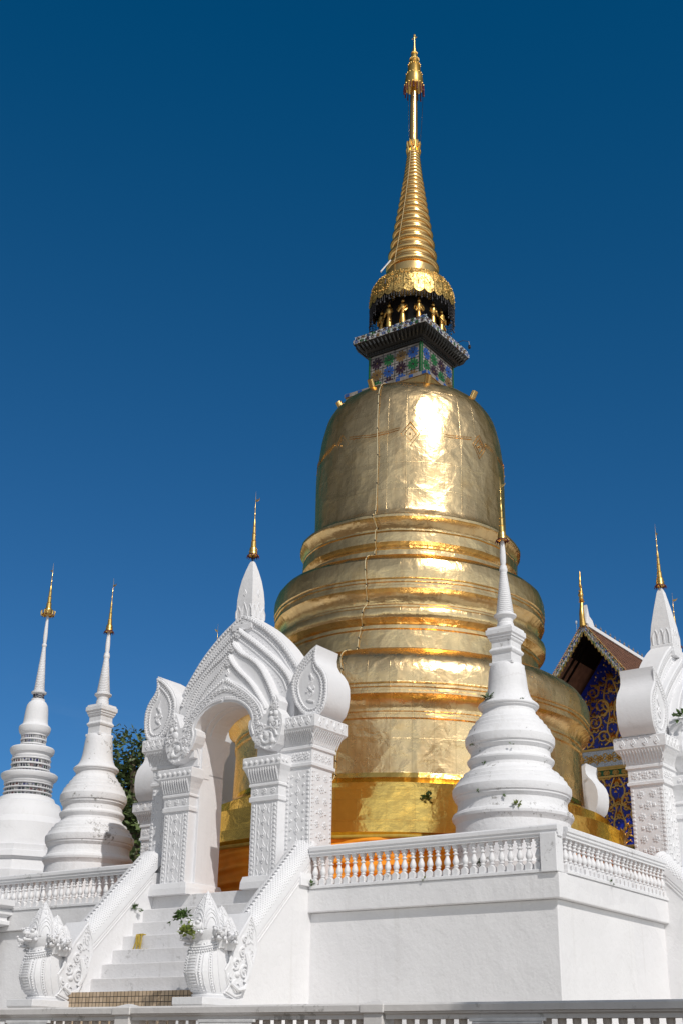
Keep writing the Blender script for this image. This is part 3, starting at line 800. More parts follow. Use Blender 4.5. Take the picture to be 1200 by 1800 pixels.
    layer(L3 + [(1.64, 4.0), (1.66, 3.2)], -.32, -.55, 'gable_layer', 1.04)
    layer(L4 + [(1.42, 4.1), (1.44, 3.4)], -.53, -.69, 'gable_layer', 1.06)
    MB().box(.935, 2.60, -.45, -.14, 2.9, 4.04).build('capital_core', MW, t); MB().box(-2.60, -.935, -.45, -.14, 2.9, 4.04).build('capital_core', MW, t)
    r = MB()
    def inset(path, o, lift=0):
        out = []
        n = len(path)
        for i, (u, q) in enumerate(path):
            a, b_ = path[max(0, i-1)], path[min(n-1, i+1)]
            tx, ty = b_[0]-a[0], b_[1]-a[1]; l = hypot(tx, ty) or 1
            out.append((max(0, u+ty/l*o), q-tx/l*o))
        return out
    for sx in (-1, 1):
        for P_, y, wb, sq in ((L1, -.15, .075, .042), (L2, -.34, .055, .034), (L3, -.55, .05, .03), (L4, -.69, .045, .028)):
            f0 = (lambda yy: (lambda u, q, d: (sx*u, yy-d, q)))(y)
            p1 = inset(P_, wb*1.15)
            r.ribbon(f0, p1, wb, .04)
            for p in resample(p1, sq*2.3): r.bead(lambda u, q, d: f0(u, q, .036+d), p[0], p[1], sq, .032, sq=True)
            p2 = inset(P_, wb*2.3+.035)
            for p in resample(p2, .075)[1:]: r.bead(f0, p[0], p[1], .023, .028)
            if y > -.5:
                p3 = inset(P_, wb*2.3+.11); r.ribbon(f0, p3, .022, .025)
                p4 = inset(P_, wb*2.3+.24)
                for p in resample(p4, .15)[2:]: r.bead(f0, p[0], p[1], .035, .018, 4)
    for y, q, rr in ((-.16, 7.08, .12), (-.35, 6.66, .12), (-.56, 6.22, .11), (-.70, 5.78, .10)): r.rosette(front(y), 0, q, rr, .06, 7); r.loz(front(y), 0, q, .12, .24, .05)
    r.loz(front(-.69), .0, 5.52, .13, .22, .05)
    r.build('moulding', MC, t)
    # thick carved arch band ending in curled lobes
    half = [(0, 5.40), (.20, 5.26), (.41, 5.15), (.64, 5.02), (.84, 4.86), (1.06, 4.68), (1.24, 4.48), (1.36, 4.22), (1.44, 4.22), (1.52, 4.40), (1.60, 4.58), (1.73, 4.68), (1.84, 4.50), (1.80, 4.30), (1.93, 4.14), (1.97, 3.90), (1.92, 3.62), (1.82, 3.40), (1.66, 3.27), (1.42, 3.30), (1.22, 3.40), (1.02, 3.58), (.92, 3.76), (.86, 3.94), (.87, 4.08), (.94, 4.13), (.88, 4.26), (.78, 4.40), (.62, 4.54), (.42, 4.64), (.2, 4.69)]
    pl = half + [(0, 4.70)] + [(-u, q) for u, q in reversed(half[1:])]
    a = MB().prism(pl, front(0), -YF-.02, -(YI-.06)).build('arch_moulding', MC, t, bevel=.015)
    r = MB(); fA = front(YI-.06)
    for sx in (-1, 1):
        f0 = lambda u, q, d: fA(sx*u, q, d)
        mid = catmull([(0.02, 5.05), (.3, 4.98), (.6, 4.80), (.85, 4.62), (1.05, 4.38), (1.15, 4.1), (1.2, 3.85)], 5)
        for i, p in enumerate(resample(mid, .13)):
            r.rosette(f0, p[0], p[1], .085, .05, 5)
        up = catmull([(.06, 5.28), (.42, 5.06), (.82, 4.78), (1.16, 4.44), (1.30, 4.14)], 5)
        for p in resample(up, .085): r.loz(f0, p[0], p[1], .07, .10, .05)
        lo = catmull([(.05, 4.78), (.42, 4.72), (.70, 4.58), (.92, 4.38), (1.02, 4.15), (.98, 3.95), (1.06, 3.72)], 5)
        r.ribbon(f0, lo, .03, .045)
        lo2 = [(u*1.06, q+.05) for u, q in lo]
        for p in resample(lo2, .06): r.bead(f0, p[0], p[1], .022, .03)
        # curled lobe with spiral
        for cu, cq, cr, ph, dr in ((1.52, 3.62, .27, 0, 1), (1.28, 3.82, .13, 2, -1), (1.72, 3.92, .15, 1, 1), (1.70, 4.36, .10, 3, -1), (1.22, 3.54, .09, 1, 1)):
            sp = [(cu+cr*(1-i/30)*cos(ph+dr*i*.42), cq+cr*(1-i/30)*sin(ph+dr*i*.42)) for i in range(27)]
            r.ribbon(f0, sp, .028, .05); r.bead(f0, cu, cq, .035, .06)
            for k in range(10):
                aa = ph+k*.63; r.bead(f0, cu+cr*1.12*cos(aa), cq+cr*1.12*sin(aa), .035, .04, 4)
        r.loz(f0, 1.70, 4.56, .08, .18, .05)
        # creature curl standing proud of the lobe
        for (cu, cq, rr) in ((1.62, 4.02, .11), (1.74, 4.18, .08), (1.60, 4.20, .06), (1.48, 3.66, .10), (1.30, 3.62, .07), (1.66, 3.50, .08)):
            r.ball((sx*cu, YI-.06, cq), rr, .055, rr, 12, 7)
    r.build('carving', MC, a, smooth=32)
    # scroll shaped ears
    ear = [(2.72, 5.90), (2.54, 5.80), (2.34, 5.64), (2.12, 5.42), (1.97, 5.16), (1.93, 4.92), (1.98, 4.68), (2.10, 4.42), (2.28, 4.20), (2.46, 4.07), (2.62, 4.05), (2.86, 4.07), (3.00, 4.20), (3.08, 4.42), (3.11, 4.66), (3.10, 4.90), (3.03, 5.10), (2.92, 5.26), (2.78, 5.40), (2.70, 5.54), (2.68, 5.70)]
    for sx in (-1, 1):
        e2 = [(sx*u, q) for u, q in ear]
        v = MB().prism(e2, front(0), -YB-.02, -YF+.03).build('scroll', MW, t, smooth=30)
        r = MB()
        for yy, sg in ((YF-.03, 1),):
            fn = lambda u, q, d: (u, yy-d, q)
            cu, cq = sx*2.55, 4.75
            ol = [(cu+(u-cu)*.88, cq+(q-cq)*.92) for u, q in e2]
            r.ribbon(fn, ol, .055, .045, closed=True)
            for p in resample(ol+ol[:1], .075): r.bead(lambda u, q, d: fn(u, q, .025+d), p[0], p[1], .03, .03, sq=True)
            ol2 = [(cu+(u-cu)*.78, cq+(q-cq)*.85) for u, q in e2]
            for p in resample(ol2+ol2[:1], .085): r.loz(fn, p[0], p[1], .06, .09, .04)
            o2 = [(cu+(u-cu)*.64, cq+(q-cq)*.74) for u, q in e2]
            r.ribbon(fn, o2, .03, .03, closed=True)
            for p in resample(o2+o2[:1], .075): r.bead(lambda u, q, d: fn(u, q, .025+d), p[0], p[1], .02, .025)
            r.ribbon(fn, catmull([(cu+sx*.14, 4.42), (cu-sx*.06, 4.50), (cu+sx*.10, 4.66), (cu-sx*.04, 4.82), (cu+sx*.06, 4.98), (cu, 5.16)], 4), .03, .04)
            for du, dq in ((.02, 4.62), (-.08, 4.72), (.12, 4.78), (.0, 4.92), (.08, 5.02)): r.loz(fn, cu+sx*du, dq, .08, .11, .04)
        r.build('carving', MC, v)
    # crowning bud
    f = MB(); YC = .12
    f.frustum(0, YC, [(.34, .34, 6.85), (.34, .34, 7.0), (.31, .31, 7.0), (.31, .31, 7.10), (.285, .285, 7.12), (.285, .285, 7.20), (.27, .27, 7.22), (.275, .275, 7.45), (.27, .27, 7.75), (.245, .245, 8.05), (.20, .20, 8.35), (.13, .13, 8.65), (.07, .07, 8.86), (.045, .045, 8.93)])
    bud = f.build('crowning_bud', MW, t, bevel=.01)
    r = MB()
    for k in range(4):
        Rm = Matrix.Rotation(k*pi/2, 3, 'Z')
        def fn(u, q, d, Rm=Rm):
            p = Rm @ Vector((u, -.272-d, 0)); return (p.x, p.y+YC, q)
        for u, h in ((0, .42), (-.2, .34), (.2, .34)):
            r.ribbon(fn, [(u-.075, 7.23), (u-.08, 7.23+h*.5), (u, 7.23+h), (u+.08, 7.23+h*.5), (u+.075, 7.23)], .022, .03)
        r.loz(lambda u, q, d: fn(u, q, d-.02), 0, 7.92, .12, .22, .035)
    r.build('carving', MC, bud)
    g = gilded_umbrella(t, 9.08, 2.0, .17); g.location = (0, YC, 0)
    return t
gA = gate('tall white carved arch at the head of the stairs, with scroll ears and gilded tip', LW(.05, -8.70, FL), RZ)
gB = dup(gA, None, LW(8.72, -.20, FL), RZ+pi/2, 'white carved gate cut off by the right edge, seen nearly side on')
for ch in list(gB.children):
    if ch.name.startswith('crowning_bud'):
        for c2 in list(ch.children):
            c2.parent = None; bpy.data.objects.remove(c2)
        bpy.data.objects.remove(ch)
nb_ = MB().frustum(0, .12, [(0.396, 0.396, 6.85), (0.396, 0.396, 7.0), (0.374, 0.374, 7.02), (0.374, 0.374, 7.10), (0.341, 0.341, 7.12), (0.341, 0.341, 7.22), (0.330, 0.330, 7.25), (0.319, 0.319, 7.55), (0.286, 0.286, 7.85), (0.193, 0.193, 8.40), (0.099, 0.099, 8.90), (0.055, 0.055, 9.02), (0.022, 0.022, 9.06)]).build('crowning_bud', M['white'], gB, bevel=.012)
r = MB()
for k in range(4):
    Rm = Matrix.Rotation(k*pi/2, 3, 'Z')
    def fn(u, q, d, Rm=Rm):
        p = Rm @ Vector((u, -.326-d+max(0, q-7.5)*.11, 0)); return (p.x, p.y+.12, q)
    for u in (-.17, 0, .17): r.ribbon(fn, [(u-.075, 7.26), (u-.08, 7.5), (u-.04, 7.64), (u, 7.70), (u+.04, 7.64), (u+.08, 7.5), (u+.075, 7.26)], .02, .03)
r.build('carving', M['white_carve'], nb_)
gC = dup(gA, None, LW(-.62, 8.70, FL+.3), RZ+pi, 'white gate mostly hidden behind the golden pagoda on its right')
gD = dup(gA, None, LW(-8.70, 0, FL), RZ-pi/2, 'white gate behind the tall carved arch, its plain side glimpsed through the opening')

# ================================================================== small white corner stupas
def stupa(label, loc, rz):
    t = thing('white_stupa', label, 'stupa', loc, rz, 'small white stupas at the terrace corners')
    W_ = M['white_old']; o5 = 5.45
    low = [(1.52, 5.45), (1.52, 5.75), (1.42, 5.80), (1.36, 5.95), (1.36, 6.50), (1.34, 6.74), (1.37, 6.80), (1.42, 6.86), (1.43, 6.92), (1.40, 6.98), (1.33, 7.02), (1.31, 7.06), (1.29, 7.12), (1.29, 7.25), (1.32, 7.28), (1.34, 7.31), (1.36, 7.33), (1.36, 7.37), (1.39, 7.39), (1.41, 7.46), (1.41, 7.56), (1.38, 7.60), (1.33, 7.66), (1.31, 7.72), (1.26, 7.74), (1.24, 7.82), (1.17, 7.85), (1.14, 7.93), (1.06, 7.97), (1.01, 8.02),
           (.975, 8.05), (.97, 8.12), (1.01, 8.17), (1.04, 8.22), (1.04, 8.26), (1.00, 8.30), (.97, 8.33), (.955, 8.38), (.95, 8.47), (.98, 8.50), (1.00, 8.53), (1.02, 8.55), (1.02, 8.59), (1.06, 8.62), (1.075, 8.68), (1.075, 8.80), (1.04, 8.85), (1.00, 8.93), (.98, 9.0), (.93, 9.02), (.91, 9.10), (.85, 9.13), (.82, 9.22), (.76, 9.26), (.72, 9.34), (.67, 9.38), (.645, 9.43), (.645, 9.50), (.67, 9.53), (.70, 9.545), (.70, 9.565), (.735, 9.59), (.74, 9.62), (.72, 9.65), (.66, 9.70)]
    MB().lathe([(r, z-o5) for r, z in low], 56).build('tiered_base', W_, t, smooth=28)
    bell = [(.66, 9.69), (.60, 9.75), (.55, 9.84), (.515, 9.95), (.49, 10.08), (.475, 10.22), (.46, 10.38), (.445, 10.5), (.425, 10.60), (.39, 10.66), (.34, 10.68)]
    MB().lathe([(r, z-o5) for r, z in bell], 40).build('bell', W_, t, smooth=35)
    k = .90
    MB().frustum(0, 0, [(h*k, h*k, z-o5) for h, z in ((.36, 10.62), (.36, 10.69), (.30, 10.71), (.30, 10.92), (.335, 10.95), (.355, 10.99), (.355, 11.02), (.315, 11.06), (.30, 11.09), (.30, 11.22), (.335, 11.26), (.345, 11.28), (.345, 11.31), (.375, 11.33), (.375, 11.37), (.415, 11.41), (.415, 11.53), (.385, 11.54), (.37, 11.60), (.27, 11.61))]).build('square_throne', W_, t, bevel=.008)
    ring = [(.21, 11.58), (.21, 11.74), (.19, 11.76), (.20, 11.86), (.25, 11.90), (.285, 11.93), (.285, 11.97), (.25, 11.985)]
    nr = 21
    for i in range(nr):
        q = i/nr; r = .222*(1-q)+.085*q; z = 11.985+1.12*q; dz = 1.12/nr
        ring += [(r*.93, z), (r, z+dz*.25), (r, z+dz*.7), (r*.93, z+dz*.95)]
    ring += [(.085, 13.12), (.105, 13.16), (.105, 13.22), (.09, 13.25), (.09, 13.3)]
    MB().lathe([(r, z-o5) for r, z in ring], 24).build('ringed_spire', M['white'], t, smooth=40)
    MB().lathe([(r, z-o5) for r, z in ((.06, 13.30), (.075, 13.42), (.078, 13.55), (.068, 13.75), (.052, 13.92), (.045, 14.0))], 14).build('spindle', M['white'], t, smooth=40)
    gilded_umbrella(t, 13.98-o5, 1.84, .17)
    return t
sF = stupa('small white stupa with a fern on its bell rim, in front of the golden pagoda', LW(7.03, -7.03, FL), RZ)
sL = dup(sF, None, LW(-7.02, -7.0, FL), RZ, 'plain white ringed stupa between the glass banded stupa and the carved arch'); sL.scale = (.925, .925, 1)
sR = dup(sF, None, LW(6.90, 5.43, FL), RZ, 'white stupa hidden behind the right hand gate with only its gilded tip showing'); sR.scale = (1.056,)*3

# ================================================================== the golden pagoda
t = thing('golden_pagoda', 'huge golden bell shaped pagoda with mosaic throne and tall ringed spire', 'pagoda')
t.location = Vector((CX-.40, CY, 0))
t.rotation_euler = (Matrix.Rotation(.0143, 3, 'Y') @ Matrix.Rotation(RZ, 3, 'Z')).to_euler()
pag = t
def dent(a, z): return .012*sin(7*a+z*1.3)+.008*sin(17*a-2.1*z)+.006*sin(31*a+3*z)
base = [(6.55, 5.3), (6.60, 6.9), (6.72, 7.04), (6.75, 7.08), (6.75, 7.38), (6.62, 7.41), (6.62, 7.97), (6.24, 8.01), (6.20, 8.04), (6.20, 8.36), (5.76, 8.40), (5.72, 8.42), (5.72, 8.58), (5.62, 8.64), (5.48, 8.76), (5.43, 8.90)]
MB().lathe(base, 120, uvr=6.5, wob=dent).build('stepped_base', M['gold_low'], t, smooth=24)
low = [(5.43, 8.90), (5.42, 9.6), (5.42, 10.40), (5.47, 10.43), (5.47, 10.52), (5.43, 10.54), (5.43, 10.60), (5.47, 10.62), (5.47, 10.68), (5.40, 10.70), (5.40, 10.74), (5.44, 10.84), (5.52, 10.95), (5.63, 11.04), (5.69, 11.06), (5.71, 11.07), (5.71, 11.14), (5.67, 11.16), (5.67, 11.24), (5.72, 11.26), (5.72, 11.33), (5.69, 11.35), (5.73, 11.38), (5.74, 11.60), (5.73, 11.85), (5.68, 12.03), (5.55, 12.22), (5.36, 12.38), (5.05, 12.56), (4.70, 12.68), (4.40, 12.74), (4.26, 12.77)]
MB().lathe(low, 120, uvr=5.5, wob=dent).build('lower_tier', M['gold'], t, smooth=24)
mid = [(4.26, 12.77), (4.20, 12.86), (4.19, 13.42), (4.24, 13.45), (4.24, 13.53), (4.17, 13.55), (4.17, 13.58), (4.27, 13.66), (4.40, 13.74), (4.43, 13.80), (4.44, 13.92), (4.41, 14.03), (4.34, 14.08), (4.30, 14.10), (4.30, 14.16), (4.20, 14.18), (4.16, 14.24), (4.17, 14.34), (4.23, 14.48), (4.33, 14.60), (4.42, 14.66), (4.42, 14.74), (4.39, 14.76), (4.39, 14.84), (4.43, 14.86), (4.43, 14.93), (4.41, 14.95), (4.45, 14.98), (4.46, 15.2), (4.45, 15.42), (4.40, 15.60), (4.28, 15.74), (4.05, 15.88), (3.80, 15.97), (3.62, 16.02)]
MB().lathe(mid, 120, uvr=4.4, wob=dent).build('middle_tier', M['gold_band'], t, smooth=24)
up = [(3.62, 16.02), (3.56, 16.05), (3.55, 16.24), (3.57, 16.27), (3.53, 16.30), (3.45, 16.31), (3.45, 16.34), (3.50, 16.40), (3.58, 16.47), (3.61, 16.49), (3.61, 16.80), (3.58, 16.84), (3.61, 16.86), (3.61, 16.90), (3.55, 16.92), (3.46, 16.93), (3.46, 16.97), (3.50, 17.06), (3.57, 17.17), (3.66, 17.27), (3.71, 17.30), (3.71, 17.38), (3.68, 17.42), (3.55, 17.46), (3.42, 17.49), (3.36, 17.53)]
MB().lathe(up, 120, uvr=3.6, wob=dent).build('upper_tier', M['gold_band'], t, smooth=24)
bell = [(3.36, 17.53), (3.33, 17.60), (3.27, 17.72), (3.245, 17.85), (3.235, 18.3), (3.24, 19.0), (3.25, 19.6), (3.24, 20.2), (3.20, 20.8), (3.13, 21.4), (3.04, 21.85), (2.93, 22.18), (2.78, 22.46), (2.60, 22.68), (2.38, 22.85), (2.10, 22.97), (1.8, 23.02), (1.4, 23.04)]
bell = catmull([(r, z) for r, z in bell], 2)
MB().lathe([(p[0], p[1]) for p in bell], 120, uvr=3.2, wob=dent).build('bell', M['gold'], t, smooth=30)
# decorative seam band with lozenges on the bell
m = MB()
for k in range(8):
    a = -pi/2+radians(-13)+k*pi/4
    m.tube([(3.235*cos(a+.10+i*.0645), 3.235*sin(a+.10+i*.0645), 20.42+.16*abs(i-4.5)/4.5) for i in range(10)], .011, 4)
    m.tube([(3.232*cos(a+.10+i*.0645), 3.232*sin(a+.10+i*.0645), 20.50+.16*abs(i-4.5)/4.5) for i in range(10)], .009, 4)
    for sc_ in (1, .62):
        L_ = [(0, 1), (1, 0), (0, -1), (-1, 0), (0, 1)]
        for (u0, v0), (u1, v1) in zip(L_, L_[1:]):
            m.tube([(3.236*cos(a+.095*sc_*(u0+(u1-u0)*q/4)), 3.236*sin(a+.095*sc_*(u0+(u1-u0)*q/4)), 20.42+.44*sc_*(v0+(v1-v0)*q/4)) for q in range(5)], .011, 4)
    m.ball((3.25*cos(a), 3.25*sin(a), 20.42), .035, nu=6, nv=5)
m.build('seam_ornament', M['gold'], t, smooth=40)
for k in range(8):
    a = -pi/4 + k*pi/4; r, z = 2.50, 22.80
    o = Vector((cos(a), sin(a), 0)); p = Vector((r*cos(a), r*sin(a), z))
    ax = (o*.55 + Vector((0, 0, 1))).normalized()
    MB().tube([p-ax*.08, p+ax*.24, p+ax*.26], [.11, .11, .07], 14).build('spout', M['gold_ring'], t, smooth=35)
# plinth, mosaic throne, eaves
MB().frustum(0, 0, [(1.68, 1.68, 22.5), (1.68, 1.68, 23.20)]).build('throne_plinth', M['gold_ring'], t, bevel=.02)
pt = MB().frustum(0, 0, [(1.71, 1.71, 23.201), (1.71, 1.71, 23.34), (1.30, 1.30, 23.38), (1.30, 1.30, 23.42)]).build('tiled_edge', M['grey_tile'], t)
cols = {c: MB() for c in ('blue', 'green', 'brown', 'plum')}
for k in range(4):
    Rm = Matrix.Rotation(k*pi/2, 3, 'Z')
    fn = lambda u, q, d, Rm=Rm: tuple(Rm @ Vector((u, -1.71-d, q)))
    for i in range(13):
        u = -1.59+i*.265
        if i % 2 == 0: cols['blue'].prism([(u-.085, 23.215), (u+.085, 23.215), (u+.085, 23.325), (u-.085, 23.325)], fn, -.01, .006)
cols['blue'].build('edge_tiles', M['tile_blue'], t)
BH = 1.10
th = MB().frustum(0, 0, [(BH, BH, 23.3), (BH, BH, 25.02)]).build('mosaic_throne', M['grey_tile'], t)
fl = {c: MB() for c in ('blue', 'green', 'brown', 'plum')}
seq = ['green', 'plum', 'blue', 'brown', 'brown', 'blue', 'plum', 'green', 'plum', 'green', 'brown', 'blue']
gr = MB(); tr = MB()
for k in range(4):
    Rm = Matrix.Rotation(k*pi/2, 3, 'Z')
    fn = lambda u, q, d, Rm=Rm: tuple(Rm @ Vector((u, -BH-d, q)))
    for j in range(3):
        for i in range(4):
            u, q = -.76+i*.507, 23.66+j*.475
            c = seq[(i+4*j+3*k) % 12]
            for p in range(10):
                a = 2*pi*p/10; a1 = .26
                pts = [(u+r_*cos(a+b_), q+r_*sin(a+b_)) for r_, b_ in ((.045, -.25), (.15, -a1), (.215, -.20), (.235, 0), (.215, .20), (.15, a1), (.045, .25))]
                fl[c].prism(pts, fn, -.005, .012)
            fl['plum' if c != 'plum' else 'brown'].bead(fn, u, q, .04, .02)
    for i in range(5):
        u = -1.014+i*.507; gr.box(0, 0, 0, 0, 0, 0) if False else gr.prism([(u-.008, 23.42), (u+.008, 23.42), (u+.008, 25.0), (u-.008, 25.0)], fn, -.004, .01)
    for j in range(3): gr.prism([(-1.08, 23.89+j*.475), (1.08, 23.89+j*.475), (1.08, 23.906+j*.475), (-1.08, 23.906+j*.475)], fn, -.004, .008)
    for sx in (-1, 1): tr.prism([(sx*1.07-.022, 23.4), (sx*1.07+.022, 23.4), (sx*1.07+.022, 25.0), (sx*1.07-.022, 25.0)], fn, -.004, .03)
for c in fl: fl[c].build('tile_flowers', M['tile_'+c], th)
gr.build('tile_grout', M['glass_dark'], th); tr.build('corner_trim', M['tile_green'], th)
ev = MB().frustum(0, 0, [(1.06, 1.06, 24.92), (1.16, 1.16, 24.96), (1.18, 1.18, 25.08), (1.30, 1.30, 25.14), (1.50, 1.50, 25.38), (1.52, 1.52, 25.42)]).build('lotus_eave', M['eave_dark'], t)
m = MB()
for k in range(4):
    Rm = Matrix.Rotation(k*pi/2, 3, 'Z')
    for i in range(17):
        u = -1.3+i*.1625
        p0 = Rm @ Vector((u*.93, -1.31, 25.13)); p1 = Rm @ Vector((u, -1.43, 25.25)); p2 = Rm @ Vector((u*1.06, -1.51, 25.37))
        m.tube([p0, p1, p2], [.045, .06, .03], 5)
    for i in range(21):
        u = -1.1+i*.11
        m.ball(tuple(Rm @ Vector((u, -1.19, 25.03))), .035, nu=5, nv=4)
m.build('lotus_petals', M['eave_dark'], ev)
MB().frustum(0, 0, [(1.53, 1.53, 25.421), (1.53, 1.53, 25.60), (1.46, 1.46, 25.602), (1.46, 1.46, 25.76), (1.0, 1.0, 25.78)]).build('mosaic_cornice', M['ceram'], t)
m = {c: MB() for c in ('blue', 'green', 'brown', 'plum')}
ws = MB()
for k in range(4):
    Rm = Matrix.Rotation(k*pi/2, 3, 'Z')
    for row, (hh, z0) in enumerate(((1.53, 25.51), (1.46, 25.68))):
        fn = lambda u, q, d, Rm=Rm, hh=hh: tuple(Rm @ Vector((u, -hh-d, q)))
        for i in range(13):
            u = -1.40+i*.233
            c = ['blue', 'plum', 'green', 'brown', 'plum'][(i*2+row+k) % 5]
            for p in range(5):
                a = 2*pi*p/5+.4; m[c].bead(fn, u+.045*cos(a), z0+.045*sin(a), .03, .015, 5)
            ws.bead(fn, u+.116, z0+.03, .035, .015, 6); ws.bead(fn, u+.116, z0-.045, .03, .015, 6)
for c in m: m[c].build('cornice_flowers', M['tile_'+c], t)
ws.build('shell_bosses', M['mirror'], t)
# drum, statuettes, umbrella ring
MB().lathe([(.85, 25.7), (.85, 27.3)], 32).build('drum', M['glass_dark'], t)
st = None
for k in range(12):
    a = 2*pi*(k+.5)/12
    if st is None:
        m = MB()
        m.lathe([(.10, 0), (.11, .05), (.085, .1), (.12, .3), (.10, .55), (.075, .68), (.115, .82), (.13, .95), (.09, 1.03), (.045, 1.06)], 10)
        m.ball((0, 0, 1.14), .07, nu=8, nv=6); m.lathe([(.05, 1.19), (.03, 1.25), (.008, 1.32)], 6)
        for sx in (-1, 1): m.tube([(sx*.12, 0, .97), (sx*.19, -.03, .80), (sx*.12, -.13, .66), (sx*.03, -.15, .78)], [.04, .035, .03, .03], 6)
        st = m.build('statuette', M['gold_carved'], t, smooth=50)
    else:
        c = st.copy(); COL.objects.link(c); c.parent = t; st_o = c
    o = st if k == 0 else st_o
    o.location = (1.12*cos(a), 1.12*sin(a), 25.76); o.rotation_euler = (0, 0, a+pi/2)
ur = MB()
NP = 26
rp = [(1.08, 28.30), (1.18, 28.28), (1.38, 28.12), (1.52, 27.85), (1.575, 27.5), (1.58, 27.16)]
for k in range(NP):
    a0, a1 = 2*pi*k/NP+.006, 2*pi*(k+1)/NP-.006
    for i in range(len(rp)-1):
        v = []
        for a in (a0, (a0+a1)/2, a1):
            for r, z in (rp[i], rp[i+1]): v.append((r*cos(a), r*sin(a), z))
        ur.add(v, [(0, 1, 3, 2), (2, 3, 5, 4)])
        # pierced scroll relief on each panel
    for i in range(22):
        a = a0+.02+(a1-a0-.04)*random.random(); q = random.uniform(.42, 1)*4.6
        ii = min(4, int(q)); e = q-ii if q < 5 else 1
        e = min(1, max(0, q-ii)); r = rp[ii][0]*(1-e)+rp[ii+1][0]*e; z = rp[ii][1]*(1-e)+rp[ii+1][1]*e
        ur.ball((r*cos(a), r*sin(a), z), .028, nu=5, nv=4)
    am = (a0+a1)/2
    ur.add([(1.58*cos(a0), 1.58*sin(a0), 27.16), (1.58*cos(a1), 1.58*sin(a1), 27.16), (1.585*cos(am+.06), 1.585*sin(am+.06), 27.06), (1.585*cos(am), 1.585*sin(am), 27.02), (1.585*cos(am-.06), 1.585*sin(am-.06), 27.06)], [(0, 4, 3, 2, 1)])
u_o = ur.build('umbrella_ring', M['gold_pierced'], t)
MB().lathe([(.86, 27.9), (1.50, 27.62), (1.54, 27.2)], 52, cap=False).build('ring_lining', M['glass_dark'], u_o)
m = MB()
for k in range(96):
    a = 2*pi*k/96; r = 1.56
    da = abs((a-(-1.016)+pi) % (2*pi)-pi)
    ln = random.uniform(.10, .2) if da < 1.0 else random.uniform(.35, .75)
    m.tube([(r*cos(a), r*sin(a), 27.1), (r*cos(a)*1.002, r*sin(a), 27.1-ln)], .012, 4)
    for q in range(5): m.ball((r*cos(a), r*sin(a), 27.05-ln*q/4.5), .024, nu=5, nv=4)
    if k % 2 == 0: m.ball((r*cos(a), r*sin(a), 27.05-ln-.06), .035, .035, .05, 5, 4)
m.build('hanging_chains', M['fringe'], u_o)
# ringed spire
ring = [(.98, 28.1), (.99, 28.72)]
z = 28.72; k = 0
zs = []
while z < 34.45:
    q = (z-28.72)/(34.6-28.72)
    dz = .47*(1-q)**1.3+.115
    zs.append((z, dz)); z += dz
def conr(z):
    q = (z-28.72)/(34.6-28.72); return .99*(1-q)**1.18+.235*q**.8 if q < 1 else .235
for z, dz in zs:
    r = conr(z); r2 = conr(z+dz)
    if dz > .2:
        ring += [(r*.86, z+.02*dz), (r*.88, z+.16*dz), (r*.95, z+.2*dz), (r*1.01, z+.32*dz), (r*1.02, z+.48*dz), (r*.98, z+.62*dz), (r*.90, z+.70*dz), (r*.90, z+.78*dz), (r*.88, z+.9*dz)]
    else:
        ring += [(r*.92, z+.02*dz), (r*1.0, z+.25*dz), (r*1.0, z+.65*dz), (r*.92, z+.9*dz)]
ring.append((.22, z))
zt = z
MB().lathe(ring, 48, uvr=.6).build('ringed_spire', M['gold_ring'], t, smooth=40)
m = MB(); m.lathe([(.20, zt-.02), (.225, zt+.05), (.21, zt+.35), (.24, zt+.62), (.20, zt+.66), (.15, zt+.68)], 20)
for row in range(2):
    for k in range(10):
        a = 2*pi*(k+.5*row)/10
        m.tube([(.22*cos(a), .22*sin(a), zt+.02+.3*row), (.255*cos(a), .255*sin(a), zt+.2+.3*row), (.265*cos(a), .265*sin(a), zt+.33+.3*row)], [.05, .055, .02], 5)
m.build('lotus_collar', M['gold_fine'], t, smooth=40)
MB().lathe([(.155, zt+.6), (.16, zt+.9), (.15, 36.5), (.125, 37.6), (.10, 38.2)], 20).build('spindle', M['gold_ring'], t, smooth=40)
m = MB()
P = [(.40, 37.72), (.385, 37.80), (.36, 38.15), (.33, 38.35), (.30, 38.36), (.285, 38.42), (.25, 38.85), (.235, 38.88), (.215, 38.90), (.19, 39.15), (.18, 39.18), (.15, 39.2), (.12, 39.5), (.105, 39.52), (.085, 39.54), (.07, 39.75), (.05, 39.77), (.035, 40.0), (.025, 40.2), (.02, 40.55)]
m.lathe(P, 20)
for z, r in ((37.8, .39), (38.36, .325), (38.88, .245), (39.18, .185), (39.52, .11)):
    for k in range(16): a = 2*pi*k/16; m.ball((r*cos(a), r*sin(a), z), .03, .03, .045, 5, 4)
m.box(-.12, .12, -.012, .012, 40.33, 40.37); m.ball((0, 0, 40.47), .05, .05, .09, 6, 5)
tu = m.build('gilded_umbrella', M['gold_fine'], t, smooth=40)
m = MB()
for k in range(18):
    a = 2*pi*k/18; ln = random.uniform(.2, .5)
    m.tube([(.39*cos(a), .39*sin(a), 37.75), (.41*cos(a), .41*sin(a), 37.75-ln)], .025, 4)
    m.ball((.41*cos(a), .41*sin(a), 37.72-ln), .035, .035, .05, 5, 4)
m.build('fringe', M['maroon'], tu)
for a in (.4, 2.5, 4.6):
    MB().tube([(.38*cos(a), .38*sin(a), 37.6), (.33*cos(a), .33*sin(a), 36), (.27*cos(a), .27*sin(a), zt+.5)], .008, 4).build('guy_wire', M['wire_dark'], t)
